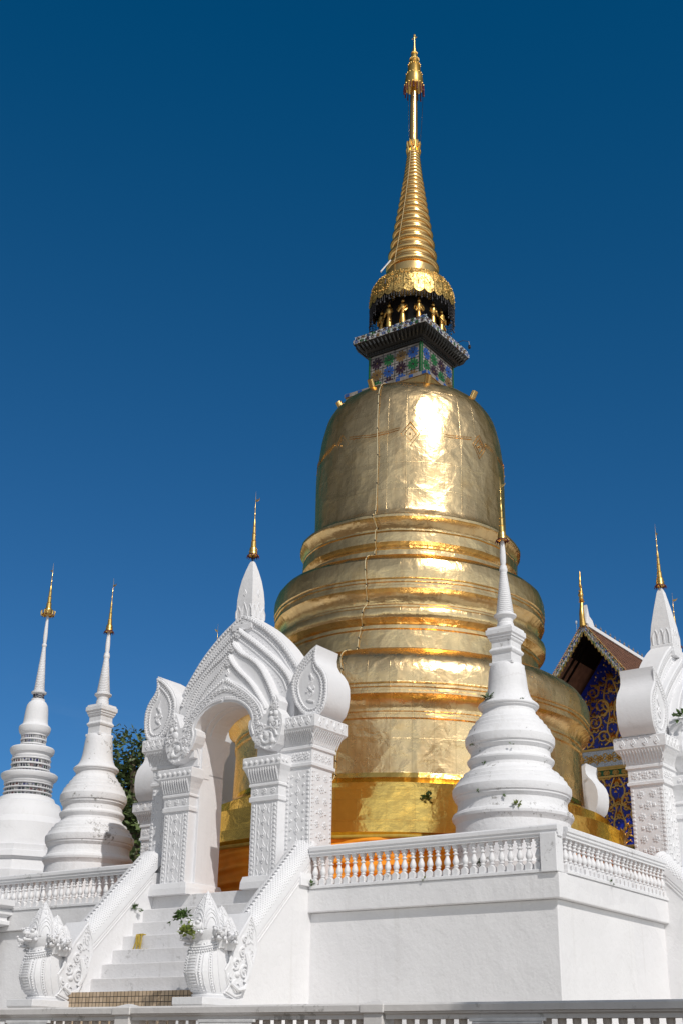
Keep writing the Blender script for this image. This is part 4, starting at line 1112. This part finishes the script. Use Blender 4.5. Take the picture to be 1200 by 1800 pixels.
# lightning cable down the front
allp = base + low[1:] + mid[1:] + up[1:] + [(p[0], p[1]) for p in bell][1:]
def rad_at(z):
    best = 0
    for (r0, z0), (r1, z1) in zip(allp, allp[1:]):
        if min(z0, z1)-1e-6 <= z <= max(z0, z1)+1e-6 and abs(z1-z0) > 1e-6:
            best = max(best, r0+(r1-r0)*(z-z0)/(z1-z0))
    return best
keys = [(22.95, -80), (22.5, -79.5), (21.7, -78.1), (19.7, -76.6), (17.7, -77), (17.0, -74.7), (16.1, -75.3), (15.7, -75.2), (14.8, -74.6), (13.9, -75.7), (13.2, -78.3), (12.6, -79), (11.8, -76.7), (10.5, -78.5), (9.25, -79), (8.5, -79.1), (8.1, -77.4)]
pts = []; clips = MB()
for (z0, a0), (z1, a1) in zip(keys, keys[1:]):
    for q in range(8):
        e = q/8; z = z0+(z1-z0)*e; a = radians(a0+(a1-a0)*e)
        r = rad_at(z)+.05
        pts.append((r*cos(a), r*sin(a), z))
        if q % 4 == 0: clips.ball(pts[-1], .028, nu=5, nv=4)
cb = MB().tube(pts, .013, 5).build('lightning_cable', M['cable'], t)
clips.build('clip', M['wire_dark'], cb)
pts = []
for i in range(30):
    z = 28.8+i*.195; a = radians(-98+i*.6); r = conr(z)*1.03+.02; pts.append((r*cos(a), r*sin(a), z))
MB().tube(pts, .010, 4).build('lightning_cable', M['cable'], t)
a = radians(-105); MB().tube([(1.10*cos(a), 1.10*sin(a), 28.9), (1.42*cos(a-.12), 1.42*sin(a-.12), 28.35), (1.46*cos(a-.08), 1.46*sin(a-.08), 28.28)], .03, 5).build('lightning_bracket', M['tube'], t)
MB().tube([(1.40, .75, 25.7), (1.65, .85, 25.8), (1.85, .95, 25.75), (1.87, .96, 25.6)], .012, 4).ball((1.87, .96, 25.52), .06, .06, .09, 6, 5).build('little_bell', M['wire_dark'], t)
# saffron cloth wrapped round the foot
def cw(a, z):
    h = (7.1-z)/1.65
    return .045*sin(z*17+2.6*sin(3*a+1)+2.4*sin(8*a)) + .03*sin(z*31+3*sin(5*a)) + .03*sin(36*a+4*z)*h + .10*h + .02
cz = [6.98-.043*i for i in range(37)]
b = MB(); b.lathe([(6.69, z) for z in reversed(cz)], 200, wob=cw, cap=False)
co = b.build('saffron_cloth', M['cloth'], None, smooth=70)
MB().lathe([(6.75, 6.93), (6.78, 6.97), (6.77, 7.02), (6.71, 7.03)], 160, wob=lambda a, z: .02*sin(23*a)+.015*sin(41*a)).build('hem_band', M['ribbon'], co, smooth=60)
co.location = t.location; co.rotation_euler = (0, 0, RZ)
tag(co, 'saffron orange cloth wrapped in folds round the foot of the golden pagoda', 'cloth')
b = MB(); a = radians(-76.5)
nx = Matrix.Rotation(a+pi/2, 3, 'Z')
def fn(u, q, d): p = nx @ Vector((u, -6.80-d, q)); return tuple(p)
b.prism([(-.30, 5.45), (.30, 5.45), (.26, 6.05), (-.20, 6.05)], fn, -.10, .06)
b.build('niche_shade_panel', M['black'], co)  # solid black panel painted as the shade inside a niche

# ================================================================== glass banded stupa on the far left
t = thing('banded_stupa', 'white stupa with dark glass mosaic bands at the far left', 'stupa', (-12.06-.05, 50, 0), RZ)
W_ = M['white']
MB().lathe([(2.4, 1.2), (2.4, 7.9), (2.3, 7.95), (2.2, 8.3), (2.35, 8.4), (2.3, 8.6), (2.15, 8.65), (2.15, 8.85), (2.0, 8.9)], 12, a0=.2).build('plinth', W_, t)
MB().lathe([(1.92, 8.9), (1.88, 9.3), (1.82, 9.75), (1.66, 9.95), (1.58, 10.02), (1.50, 10.28), (1.38, 10.42), (1.30, 10.62), (1.12, 10.70), (1.05, 10.86), (.93, 10.92)], 48).build('body', W_, t, smooth=28)
def disc(r0, r1, z0, z1, nm='disc'):
    h = z1-z0
    MB().lathe([(r0*.92, z0), (r0, z0+.1*h), (r0*1.02, z0+.22*h), (r0*.99, z0+.28*h), (r0*1.06, z0+.45*h), (r0*1.12, z0+.5*h), (r1, z0+.72*h), (r1, z0+.9*h), (r1*.95, z1), (r0*.8, z1+.04)], 48).build(nm, W_, t, smooth=30)
def bands(r, z0, z1, n=3):
    h = (z1-z0)/n
    for i in range(n):
        a = z0+i*h
        bb = MB().lathe([(r*.99, a), (r*.99, a+h*.62)], 40, cap=False).build('glass_band', M['glassband'], t)
        p = MB()
        for k in range(38):
            an = 2*pi*k/38; p.tube([(r*cos(an), r*sin(an), a), (r*cos(an), r*sin(an), a+h*.56)],   .010 if i != 1 else .005, 4)
        p.build('rib', W_, bb)
        MB().lathe([(r*.96, a+h*.60), (r*1.04, a+h*.65), (r*1.06, a+h*.78), (r*1.04, a+h*.93), (r*.96, a+h)], 40).build('ring', W_, t, smooth=40)
bands(.90, 10.90, 11.42); disc(.94, 1.10, 11.40, 11.82)
bands(.74, 11.80, 12.42); disc(.74, .87, 12.40, 12.86)
bands(.49, 12.84, 13.40)
MB().lathe([(.50, 13.38), (.57, 13.44), (.60, 13.50), (.63, 13.62), (.63, 13.70), (.60, 13.74), (.52, 13.80), (.49, 13.86), (.475, 14.0), (.46, 14.25), (.44, 14.45), (.41, 14.6), (.34, 14.72), (.27, 14.78), (.27, 14.86)], 40).build('bell', W_, t, smooth=32)
bb = MB().lathe([(.225, 14.84), (.225, 15.06)], 20).build('glass_band', M['glassband'], t)
rp_ = [(.24, 15.05), (.30, 15.10), (.31, 15.16), (.23, 15.2)]
for i in range(26):
    q = i/26; r = .215*(1-q)+.07*q; z = 15.2+1.85*q; dz = 1.85/26
    rp_ += [(r*.92, z), (r, z+.3*dz), (r, z+.7*dz), (r*.92, z+.95*dz)]
rp_ += [(.07, 17.06), (.10, 17.1), (.10, 17.16), (.08, 17.2)]
MB().lathe(rp_, 20).build('ringed_spire', W_, t, smooth=40)
MB().lathe([(.065, 17.2), (.085, 17.45), (.08, 17.7), (.05, 18.3), (.045, 18.5)], 12).build('spindle', W_, t, smooth=40)
g = gilded_umbrella(t, 18.42, 2.35, .25, flag_dir=-1)
m = MB()
for k in range(10):
    a = 2*pi*k/10; m.tube([(.15*cos(a), .15*sin(a), 18.42), (.27*cos(a), .27*sin(a), 18.46), (.29*cos(a), .29*sin(a), 18.60), (.25*cos(a), .25*sin(a), 18.62)], .03, 5)
m.build('gilt_curls', M['gold_fine'], g)

# low moulded plinth at the left edge of the frame
t = thing('moulded_plinth', 'low white moulded plinth touching the left edge of the photo below the balustrade', 'plinth', LW(-8.0, -9.65, 0), RZ)
MB().frustum(0, 0, [(.14, .3, 1.28), (.14, .3, 4.9), (.44, .44, 4.95), (.44, .44, 5.05), (.38, .38, 5.08), (.38, .38, 5.16), (.47, .47, 5.22), (.47, .47, 5.32), (.42, .42, 5.36), (.62, .40, 5.44), (.62, .40, 5.60)]).build('body', M['white'], t, bevel=.01)

# ================================================================== prayer hall behind
t = thing('prayer_hall', 'ornate temple hall with blue and gold gable rising behind the pagoda', 'temple hall', LW(.22, 13.0, 0), RZ)
ZA = 18.62
W1, K1 = 3.3, 1.31
def roofline(x): return ZA - K1*abs(x) - .10*abs(x)*max(0, 1-abs(x)/3.3)*0 - .12*abs(x)*(1-abs(x)/3.3)
MB().box(-3.15, 3.15, 2.53, 28, 1.2, 13.9).box(-5.8, 5.8, 2.4, 27, 1.2, 9.8).build('wall', M['white'], t)
# roof slabs (upper pair, lower pair)
for nm, xa, xb, zf, y0, y1 in (('roof', 0, W1, roofline, .10, 30), ('lower_roof', 3.0, 6.6, lambda x: 14.3-1.05*(abs(x)-3.0), 1.6, 29)):
    m = MB(); sf = MB()
    for sx in (-1, 1):
        n = 10
        for i in range(n):
            x0, x1 = xa+(xb-xa)*i/n, xa+(xb-xa)*(i+1)/n
            m.prism([(sx*x0, zf(x0)), (sx*x1, zf(x1)), (sx*x1, zf(x1)-.16), (sx*x0, zf(x0)-.16)][::sx], lambda u, q, d: (u, d, q), y0, y1)
        # tile courses
        nr = int(hypot(xb-xa, zf(xa)-zf(xb))/.22)
        for i in range(nr):
            x0 = xa+(xb-xa)*(i+.5)/nr
            m.tube([(sx*x0, y0, zf(x0)+.015), (sx*x0, y1, zf(x0)+.015)], .03, 4)
        for i in range(30 if nm == 'roof' else 0):
            y = y0+.4+i*.55
            m.tube([(sx*(xa+.02), y, zf(xa+.02)+.02), (sx*(xa+xb)/2, y, zf((xa+xb)/2)+.02), (sx*xb, y, zf(xb)+.02)], .022, 4)
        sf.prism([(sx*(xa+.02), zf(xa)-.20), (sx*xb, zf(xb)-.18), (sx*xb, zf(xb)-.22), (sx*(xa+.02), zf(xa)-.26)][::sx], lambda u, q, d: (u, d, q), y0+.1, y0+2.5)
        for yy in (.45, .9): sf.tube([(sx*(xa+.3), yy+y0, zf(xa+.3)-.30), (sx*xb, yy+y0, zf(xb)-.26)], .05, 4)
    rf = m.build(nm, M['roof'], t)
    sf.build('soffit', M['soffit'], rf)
m = MB(); m.box(-.13, .13, .3, 30, ZA-.05, ZA+.10); m.prism([(.15, 0), (1.0, 0), (.78, .28), (.5, .38), (.32, .85)], lambda u, q, d: (d, u, ZA+.08+q), -.09, .09)
m.build('ridge', M['white'], t)
m = MB()
for i in range(44):
    y = 1.3+i*.5
    m.lathe([(.05, ZA+.10), (.05, ZA+.16), (.025, ZA+.20), (.055, ZA+.26), (.02, ZA+.32), (.004, ZA+.38)], 6, cx=0, cy=y)
m.build('ridge_finials', M['grey_finial'], t, smooth=50)
# barge boards with mosaic triangles and flame teeth
for sx in (-1, 1):
    b = MB(); n = 12
    f = lambda u, q, d: (u, -d, q)
    for i in range(n):
        x0, x1 = W1*i/n, W1*(i+1)/n
        b.prism([(sx*x0, roofline(x0)+.10), (sx*x1, roofline(x1)+.10), (sx*x1, roofline(x1)-.34), (sx*x0, roofline(x0)-.34)][::sx], f, -.10, .02)
    bo = b.build('barge_board', M['barge'], t)
    mir, blu, grn, red, gld = MB(), MB(), MB(), MB(), MB()
    Ltot = W1; nt_ = 24
    for i in range(nt_):
        x = (i+.5)/nt_*W1; z = roofline(x); w_ = .058; dz = -K1
        def fq(u, q, d, x=x, z=z): return (sx*(x+u), -.022-d, z+q+dz*u)
        for row, (q0, mm, up) in enumerate(((-.09, blu, 1), (-.20, mir, -1), (-.28, grn, 1))):
            h = .10
            mm.prism([(-w_*.85, q0-h*.5*up), (w_*.85, q0-h*.5*up), (0, q0+h*.6*up)], fq, -.004, .012)
        mir.prism([(-w_*.7, -.02), (w_*.7, -.02), (0, .05)], fq, -.004, .01)
        red.prism([(-w_*.8, .055), (w_*.3, .055), (w_*.3, .09), (-w_*.8, .09)], fq, -.004, .01)
        gld.prism([(-w_*1.1, -.33), (w_*1.1, -.33), (w_*.9, -.40), (-w_*.2, -.47), (-w_*.3, -.40)], fq, -.06, .01)
        gld.prism([(-.012, -.33), (.012, -.33), (.012, .06), (-.012, .06)], fq, -.004, .014)
    for i in range(66):
        x = (i+.5)/66*W1
        gld.ball((sx*x, -.03, roofline(x)+.115), .028, nu=5, nv=4)
    mir.build('mirror_mosaic', M['mirror'], bo); blu.build('blue_mosaic', M['tile_blue'], bo); grn.build('green_mosaic', M['tile_green'], bo); red.build('red_studs', M['red'], bo); gld.build('flame_edging', M['gold_carved'], bo)
# apex finial
m = MB()
pts = catmull([(0, -.02, ZA-.1), (0, -.06, ZA+.35), (0, -.03, ZA+.75), (0, .0, ZA+1.0), (0, -.04, ZA+1.25), (0, .02, ZA+1.55), (0, -.05, ZA+1.75), (0, -.02, ZA+2.0), (0, .0, ZA+2.36)], 5)
rs = [.155, .15, .14, .13, .12, .12, .115, .11, .10, .09, .085, .085, .08, .075, .07, .10, .07, .10, .09, .08, .12, .105, .09, .08, .07, .055, .05, .06, .065, .06, .05, .04, .04, .045, .05, .04, .035, .03, .025, .018, .008]
m.tube(pts, [rs[min(i, len(rs)-1)] for i in range(len(pts))], 8)
for q, r in ((.98, .13), (1.06, .11), (1.3, .10)): m.lathe([(r*.6, ZA+q-.03), (r, ZA+q), (r*.6, ZA+q+.03)], 10)
m.ball((0, -.13, ZA+1.42), .05, .09, .05, 6, 5)
m.build('apex_finial', M['gold_carved'], t, smooth=50)
MB().tube([(-.28, -.04, ZA-.25), (-.28, -.04, ZA+.05)], .01, 4).ball((-.28, -.04, ZA+.10), .05, .05, .09, 6, 5).build('hanging_bell', M['mirror'], t)
# gable panel and its gilded scrollwork
YP = 2.4
pp = [(0, roofline(0)-.5), (-3.0, roofline(3.0)-.5), (-3.0, 6.5), (3.0, 6.5), (3.0, roofline(3.0)-.5)]
pn = MB().prism(pp, lambda u, q, d: (u, YP-d, q), -.12, 0).build('gable_panel', M['blue_panel'], t)
fP = lambda u, q, d: (u, YP-d, q)
g = MB(); random.seed(21)
def vine(cu, cq, R, ph, dr, turns=1.35, d=.07):
    n = 30
    sp = []
    for i in range(n):
        e = i/(n-1); rr = R*(1-.80*e); a = ph+dr*turns*2*pi*e
        sp.append((cu+rr*cos(a), cq+rr*sin(a)))
    g.ribbon(fP, sp, [.055*(1-.5*i/n) for i in range(n)], d)
    for i in range(2, n-4, 3):
        a = ph+dr*turns*2*pi*i/(n-1); rr = R*(1-.80*i/(n-1))
        l = .34*(1-.4*i/n)*R/.5; ux, uy = cos(a), sin(a); tx, ty = -sin(a)*dr, cos(a)*dr
        sg = 1 if i % 2 else -1
        p0 = (cu+rr*ux, cq+rr*uy)
        # flame leaf
        L = [(0, -.10), (.35, -.22), (.75, -.12), (1.0, .18), (.62, .10), (.25, .14)]
        pts = [(p0[0]+l*(x*(ux*sg*.75+tx*.65)+y*(tx*.75-ux*sg*.65)), p0[1]+l*(x*(uy*sg*.75+ty*.65)+y*(ty*.75-uy*sg*.65))) for x, y in L]
        c = (sum(p[0] for p in pts)/6, sum(p[1] for p in pts)/6)
        v = [fP(u, q, -.004) for u, q in pts]+[fP(c[0], c[1], d*1.1)]
        g.add(v, [(k, (k+1) % 6, 6) for k in range(6)])
    g.rosette(fP, sp[-1][0], sp[-1][1], .10*R/.5+.02, d, 6)
def lotus(cu, cq, s_, d=.09):
    for k in range(-3, 4):
        a = pi/2+k*.42; l = s_*(1-.09*abs(k))
        pts = [(cu, cq), (cu+l*.55*cos(a-.25), cq+l*.55*sin(a-.25)), (cu+l*cos(a), cq+l*sin(a)), (cu+l*.55*cos(a+.25), cq+l*.55*sin(a+.25))]
        g.add([fP(u, q, -.004) for u, q in pts]+[fP(cu+l*.5*cos(a), cq+l*.5*sin(a), d)], [(0, 1, 4), (1, 2, 4), (2, 3, 4), (3, 0, 4)])
    g.rosette(fP, cu, cq, s_*.35, d*1.2, 7)
    for sx in (-1, 1): g.ribbon(fP, [(cu, cq-s_*.1), (cu+sx*s_*.5, cq-s_*.35), (cu+sx*s_*.9, cq-s_*.1), (cu+sx*s_, cq+s_*.15)], .04, d*.8)
for lo, hi in ((13.95, 17.4), (9.95, 12.6), (6.6, 8.9)):
    z = lo+.40
    row = 0
    while z < hi:
        R = .37 if row % 2 == 0 else .33
        xm = min(2.8, (ZA-.75-z)/K1 - .25)
        for sx in (-1, 1):
            x = .46 if row % 2 == 0 else .80
            while x < xm:
                vine(sx*x, z, R*random.uniform(.92, 1.06), (pi/2 if row % 2 else -pi/2)+random.uniform(-.4, .4), sx*(1 if row % 2 else -1))
                x += .76
        lotus(0, z-.12 if row % 2 == 0 else z, .32 if row % 2 == 0 else .36)
        for x in (.85, 1.62, 2.4):
            if x < xm:
                for sx in (-1, 1): lotus(sx*x*(1 if row % 2 == 0 else .52), z+.30, .20)
        z += .66; row += 1
    for sx in (-1, 1):
        st_ = catmull([(0, lo+.05), (sx*.25, lo+.7), (sx*.1, lo+1.4), (sx*.32, lo+2.1), (sx*.1, min(hi, lo+2.9))], 5)
        g.ribbon(fP, st_, .045, .06)
# flame leaves filling the field between the vines
random.seed(77); placed = []
for _ in range(5200):
    u = random.uniform(-2.85, 2.85); q = random.uniform(6.6, 18.0)
    if q > roofline(u)-.75: continue
    if any(a_ <= q <= b_ for a_, b_ in ((12.60, 13.92), (9.08, 9.88))): continue
    if any((u-a_)**2+(q-b_)**2 < .125**2 for a_, b_ in placed): continue
    placed.append((u, q))
    a = pi/2 + (.9 if u > 0 else -.9)*random.uniform(-1, 1) + random.uniform(-.5, .5); l = random.uniform(.10, .17); sg = random.choice((-1, 1))
    L_ = [(0, 0), (.35, -.28), (.72, -.20), (1.0, .12), (.66, .14), (.3, .24)]
    pts = [(u+l*(x*cos(a)-sg*y*sin(a)), q+l*(x*sin(a)+sg*y*cos(a))) for x, y in L_]
    c = (sum(p[0] for p in pts)/6, sum(p[1] for p in pts)/6)
    g.add([fP(p[0], p[1], -.004) for p in pts]+[fP(c[0], c[1], .05)], [(k, (k+1) % 6, 6) for k in range(6)])
g.build('gilded_scrollwork', M['gold_carved'], pn)
# horizontal friezes
for z0, z1, mt in ((13.05, 13.85, 'mirror'), (12.66, 12.98, 'tile_green'), (9.15, 9.42, 'tile_green'), (9.5, 9.80, 'tile_green')):
    fr = MB(); fr.box(-3.0, 3.0, YP-.05, YP+.02, z0, z1); fo = fr.build('frieze', M[mt], t)
    gg = MB(); ff = lambda u, q, d: (u, YP-.05-d, q); zc, h = (z0+z1)/2, (z1-z0)
    for z in (z0, z1): gg.prism([(-3.0, z-.045), (3.0, z-.045), (3.0, z+.045), (-3.0, z+.045)], ff, -.04, .06)
    if mt == 'mirror':
        for i in range(14):
            u = -2.8+i*.43
            gg.rosette(ff, u, zc, .17, .07, 6)
            for sx in (-1, 1):
                sp = [(u+sx*.21+.12*(1-q/16)*cos(q*.5+i), zc+sx*.12+.12*(1-q/16)*sin(q*.5+i)) for q in range(14)]
                gg.ribbon(ff, sp, .025, .05)
    else:
        for i in range(15):
            u = -2.8+i*.40
            gg.rosette(ff, u-.05, zc, h*.36, .06, 6); gg.rosette(ff, u+.05, zc, h*.36, .06, 6)
    gg.build('gilding', M['gold_carved'], fo)

# ================================================================== trees
def tree(label, loc, h, cr, n, seed, name='broadleaf_tree'):
    random.seed(seed)
    t = thing(name, label, 'tree', loc, random.random()*6)
    m = MB(); m.tube([(0, 0, -.1), (.1, .05, h*.25), (-.05, .1, h*.55), (.1, 0, h*.85)], [.05*h*.5, .04*h*.5, .03*h*.5, .01*h*.5], 8)
    lf = MB(); lobes = []
    for k in range(16):
        a = random.uniform(0, 2*pi); z = random.uniform(.35, .95); rr = cr*random.uniform(.2, .75)*sin(pi*min(.97, max(.1, (z-.2)/.85)))**.6
        p = Vector((rr*cos(a), rr*sin(a), h*z)); lobes.append((p, cr*random.uniform(.28, .46)))
        m.tube([(0, .05, h*(z-.25)), tuple(p*.6+Vector((0, 0, h*(z-.08)*.4))), tuple(p)], [.014*h, .009*h, .003*h], 5)
    m.build('trunk', M['bark'], t, smooth=60)
    for i in range(n):
        c, r = random.choice(lobes)
        d = Vector((random.gauss(0, 1), random.gauss(0, 1), random.gauss(0, .8))).normalized()*r*random.uniform(.45, 1.08)
        p = c+d
        u = Vector((random.gauss(0, 1), random.gauss(0, 1), random.gauss(0, .5))).normalized(); v_ = u.cross(Vector((random.gauss(0, 1), random.gauss(0, 1), 1))).normalized()
        s_ = random.uniform(.10, .20)
        lf.add([p-u*s_, p+v_*s_*.5, p+u*s_*1.1, p-v_*s_*.5], [(0, 1, 2, 3)])
    lf.build('crown', M['leaf_tree'], t)
    return t
tree('tall dark green tree between the ringed stupa and the carved arch', (-9.6, 62, 1.3), 15.0, 3.1, 9000, 3)
tree('small tree peeping between the two left hand stupas', (-12.9, 66, 1.3), 12.0, 2.0, 3500, 9)

p_ = LW(14.45, -19.0, 2.3) + sd*25.0  # unseen tree added on the sun line to cast shade on the fence
tree('added unseen tree outside the right edge of the photo, shading the near fence', (p_.x, p_.y, 0), 21.5, 2.6, 9000, 5, 'added_shade_tree')
# ================================================================== near boundary balustrade
def near_fence():
    t = thing('boundary_balustrade', 'low white fence with capped posts across the bottom of the photo', 'fence', LW(10.5, -19.0, 0), RZ)
    X0, X1 = -9.0, 9.0
    MB().box(X0, X1, -.14, .14, -.02, 1.42).build('base_wall', M['fence_paint'], t)
    pr = [(-.10, 2.13), (.10, 2.13), (.10, 2.18), (.14, 2.20), (.14, 2.215), (.17, 2.225), (.17, 2.30), (.14, 2.325), (-.14, 2.325), (-.17, 2.30), (-.17, 2.225), (-.14, 2.215), (-.14, 2.20), (-.10, 2.18)]
    posts = [6.65-10.5, 11.18-10.5, 15.71-10.5]
    edges = [X0]+posts+[X1]
    r = MB()
    for a, b_ in zip(edges, edges[1:]): r.prism(pr, lambda u, q, d: (d, u, q), a+(.0 if a == X0 else .17), b_-(.0 if b_ == X1 else .17))
    r.build('top_rail', M['fence_paint'], t)
    pb = None
    for a, b_ in zip(edges, edges[1:]):
        nb = int((b_-a-.4)/.195)
        for i in range(nb):
            x = a+.2+(i+.5)*(b_-a-.4)/nb
            if not -6.6 < x < 6.4: continue
            if pb is None:
                pb = MB().lathe([(.055, 1.42), (.055, 1.5), (.03, 1.52), (.06, 1.66), (.045, 1.8), (.028, 1.92), (.05, 1.96), (.03, 2.0), (.055, 2.08), (.055, 2.135)], 10).build('baluster', M['fence_baluster_shaded'], t, smooth=40); o = pb
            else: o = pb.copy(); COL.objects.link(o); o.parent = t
            o.location.x = x
    for x in posts:
        MB().frustum(x, 0, [(.15, .15, 1.42), (.15, .15, 2.20), (.185, .185, 2.205), (.185, .185, 2.31), (.03, .03, 2.365)]).build('capped_post', M['fence_paint'], t, bevel=.01)
    return t
near_fence()
for i, (xa, xb, lab) in enumerate(((4.16, 5.14, 'white fluorescent tube under the fence rail at the bottom left corner'), (8.22, 9.24, 'white fluorescent tube under the fence rail below the right hand serpent'), (12.67, 13.71, 'white fluorescent tube in shadow under the fence rail at lower right'))):
    t = thing('tube_lamp', lab, 'lamp', LW((xa+xb)/2, -19.19, 2.10), RZ, 'tube lamps under the near fence rail')
    h = (xb-xa)/2
    MB().box(-h, h, -.03, .03, -.005, .035).build('housing', M['tube'], t, bevel=.005)
    MB().tube([(-h+.04, -.01, -.025), (h-.04, -.01, -.025)], .02, 8).build('tube', M['tube'], t, smooth=40)

# ================================================================== small plants and scraps
def plant(name, label, p, n, size, spread, seed, mat_='leaf', droop=.3, fern=False, up=(0, 0, 1), group=None, lw=.42):
    random.seed(seed)
    t = thing(name, label, 'plant', p, 0, group)
    st, lf = MB(), MB(); up = Vector(up)
    for i in range(n):
        d = (Vector((random.gauss(0, 1), random.gauss(0, 1), random.gauss(0, .6)))*.8 + up*1.1).normalized()
        L = spread*random.uniform(.5, 1.0)
        mid = d*L*.55; tip = d*L + Vector((0, 0, -droop*L*random.uniform(.3, 1.2)))
        st.tube([(0, 0, 0), tuple(mid), tuple(tip)], [size*.05, size*.04, size*.02], 4)
        if fern:
            for q in range(9):
                e = .25+.08*q; pp_ = mid*(2*e*(1-e))+tip*e*e if e < 1 else tip
                side = d.cross(Vector((0, 0, 1)));
                if side.length < .1: side = Vector((1, 0, 0))
                side.normalize()
                for sg in (-1, 1):
                    a = pp_; b_ = pp_+side*sg*size*(1-.07*q)+Vector((0, 0, -.2*size))
                    w_ = (tip-mid).normalized()*size*.22
                    lf.add([a-w_*.4, b_, a+w_], [(0, 1, 2)])
        else:
            for q in range(2):
                c = tip*random.uniform(.6, 1.0); u = (d+Vector((random.gauss(0, .7), random.gauss(0, .7), random.gauss(-.5, .5)))).normalized()
                v_ = u.cross(Vector((random.gauss(0, .6), random.gauss(0, .6), 1))).normalized(); nn = u.cross(v_)
                s_ = size*random.uniform(.7, 1.2)
                P = [c, c+u*s_*.35+v_*s_*lw, c+u*s_*.75+v_*s_*lw*.7, c+u*s_*1.25, c+u*s_*.75-v_*s_*lw*.7, c+u*s_*.35-v_*s_*lw, c+u*s_*.5+nn*s_*.12]
                lf.add(P, [(0, 1, 6), (1, 2, 6), (2, 3, 6), (3, 4, 6), (4, 5, 6), (5, 0, 6)])
    st.build('stem', M['leaf'], t)
    lf.build('foliage', M[mat_], t)
    return t
plant('creeper', 'leafy green creeper growing over the heads of the right hand serpent statue', LW(2.20, -13.00, 4.40), 60, .085, .26, 5, 'leaf', .9)
plant('creeper', 'yellowish green leaves hanging below the jaw of the right hand serpent statue', LW(2.40, -13.02, 4.10), 55, .085, .22, 6, 'leaf_y', .9)
plant('weed', 'small leafy weed rooted on the inner edge of the left stair wall', LW(-2.02, -10.05, 5.02), 12, .10, .18, 7)
plant('weed', 'tiny weed where the right stair wall meets the terrace ledge', LW(2.80, -9.22, 5.40), 9, .07, .11, 8)
plant('weed', 'tiny sprig on the ledge below the middle of the front balustrade', LW(5.93, -9.21, 5.34), 5, .055, .09, 12, 'leaf_y')
plant('weed', 'thin weed dangling from the ledge under the right flank balustrade', LW(9.21, -6.66, 5.40), 7, .06, .14, 13, 'leaf', .8)
plant('fern', 'feathery fern sprouting from the bell rim of the front white stupa', LW(6.82, -7.70, FL+4.25), 14, .075, .30, 14, 'leaf', .5, True)
plant('weed', 'small leafy sprig on the lower ring of the front white stupa', LW(7.75, -8.20, FL+1.52), 10, .085, .12, 15, 'leaf_y')
plant('weed', 'drooping weed growing from the gilded foot of the pagoda', LW(3.75, -5.52, 7.95), 14, .12, .26, 16, 'leaf', .9)
plant('creeper', 'round leaved creeper on the front of the right hand gate', LW(9.62, -1.95, 10.15), 30, .13, .40, 17, 'leaf', .7)
plant('weed', 'weed behind the front balustrade near its corner post', LW(7.1, -8.80, 5.60), 12, .09, .25, 18)
plant('weed', 'green seedling at the foot of the left hand serpent statue', LW(-2.05, -11.72, 3.02), 5, .06, .07, 19, 'leaf_y')
# specks of moss and seedlings on the stupa mouldings are single small plants
for i, (a, r, z) in enumerate(((-95, 1.41, 1.9), (-70, 1.36, 1.75), (-120, 1.06, 3.1), (-60, 1.05, 3.0), (-100, 1.01, 2.6), (-35, .73, 4.2))):
    a = radians(a)
    plant('weed', 'tiny seedling in a crack between the rings of the front white stupa', LW(7.03+r*cos(a), -7.03+r*sin(a), FL+z), 4, .045, .06, 30+i, 'leaf', group='seedlings on the front stupa')
# ribbon on the stairs
t = thing('ribbon', 'crumpled yellow ribbon lying over a stair tread', 'ribbon', LW(-1.50, -10.36, 4.02), RZ)
m = MB()
random.seed(2)
for k in range(7):
    x = -.10+k*.035; pts = [(x, .10, .36), (x+random.uniform(-.02, .02), -.02, .355), (x+random.uniform(-.03, .03), -.035, .2), (x+random.uniform(-.06, .06), -.04, .015)]
    m.tube(catmull(pts, 4), .016, 4)
m.tube(catmull([(.05, -.04, .015), (.15, -.10, .012), (.28, -.07, .012), (.38, -.10, .012)], 4), .016, 4)
m.tube(catmull([(-.05, .0, .365), (.05, -.03, .37), (.14, -.01, .37)], 4), .014, 4)
m.build('cloth_strip', M['ribbon'], t)
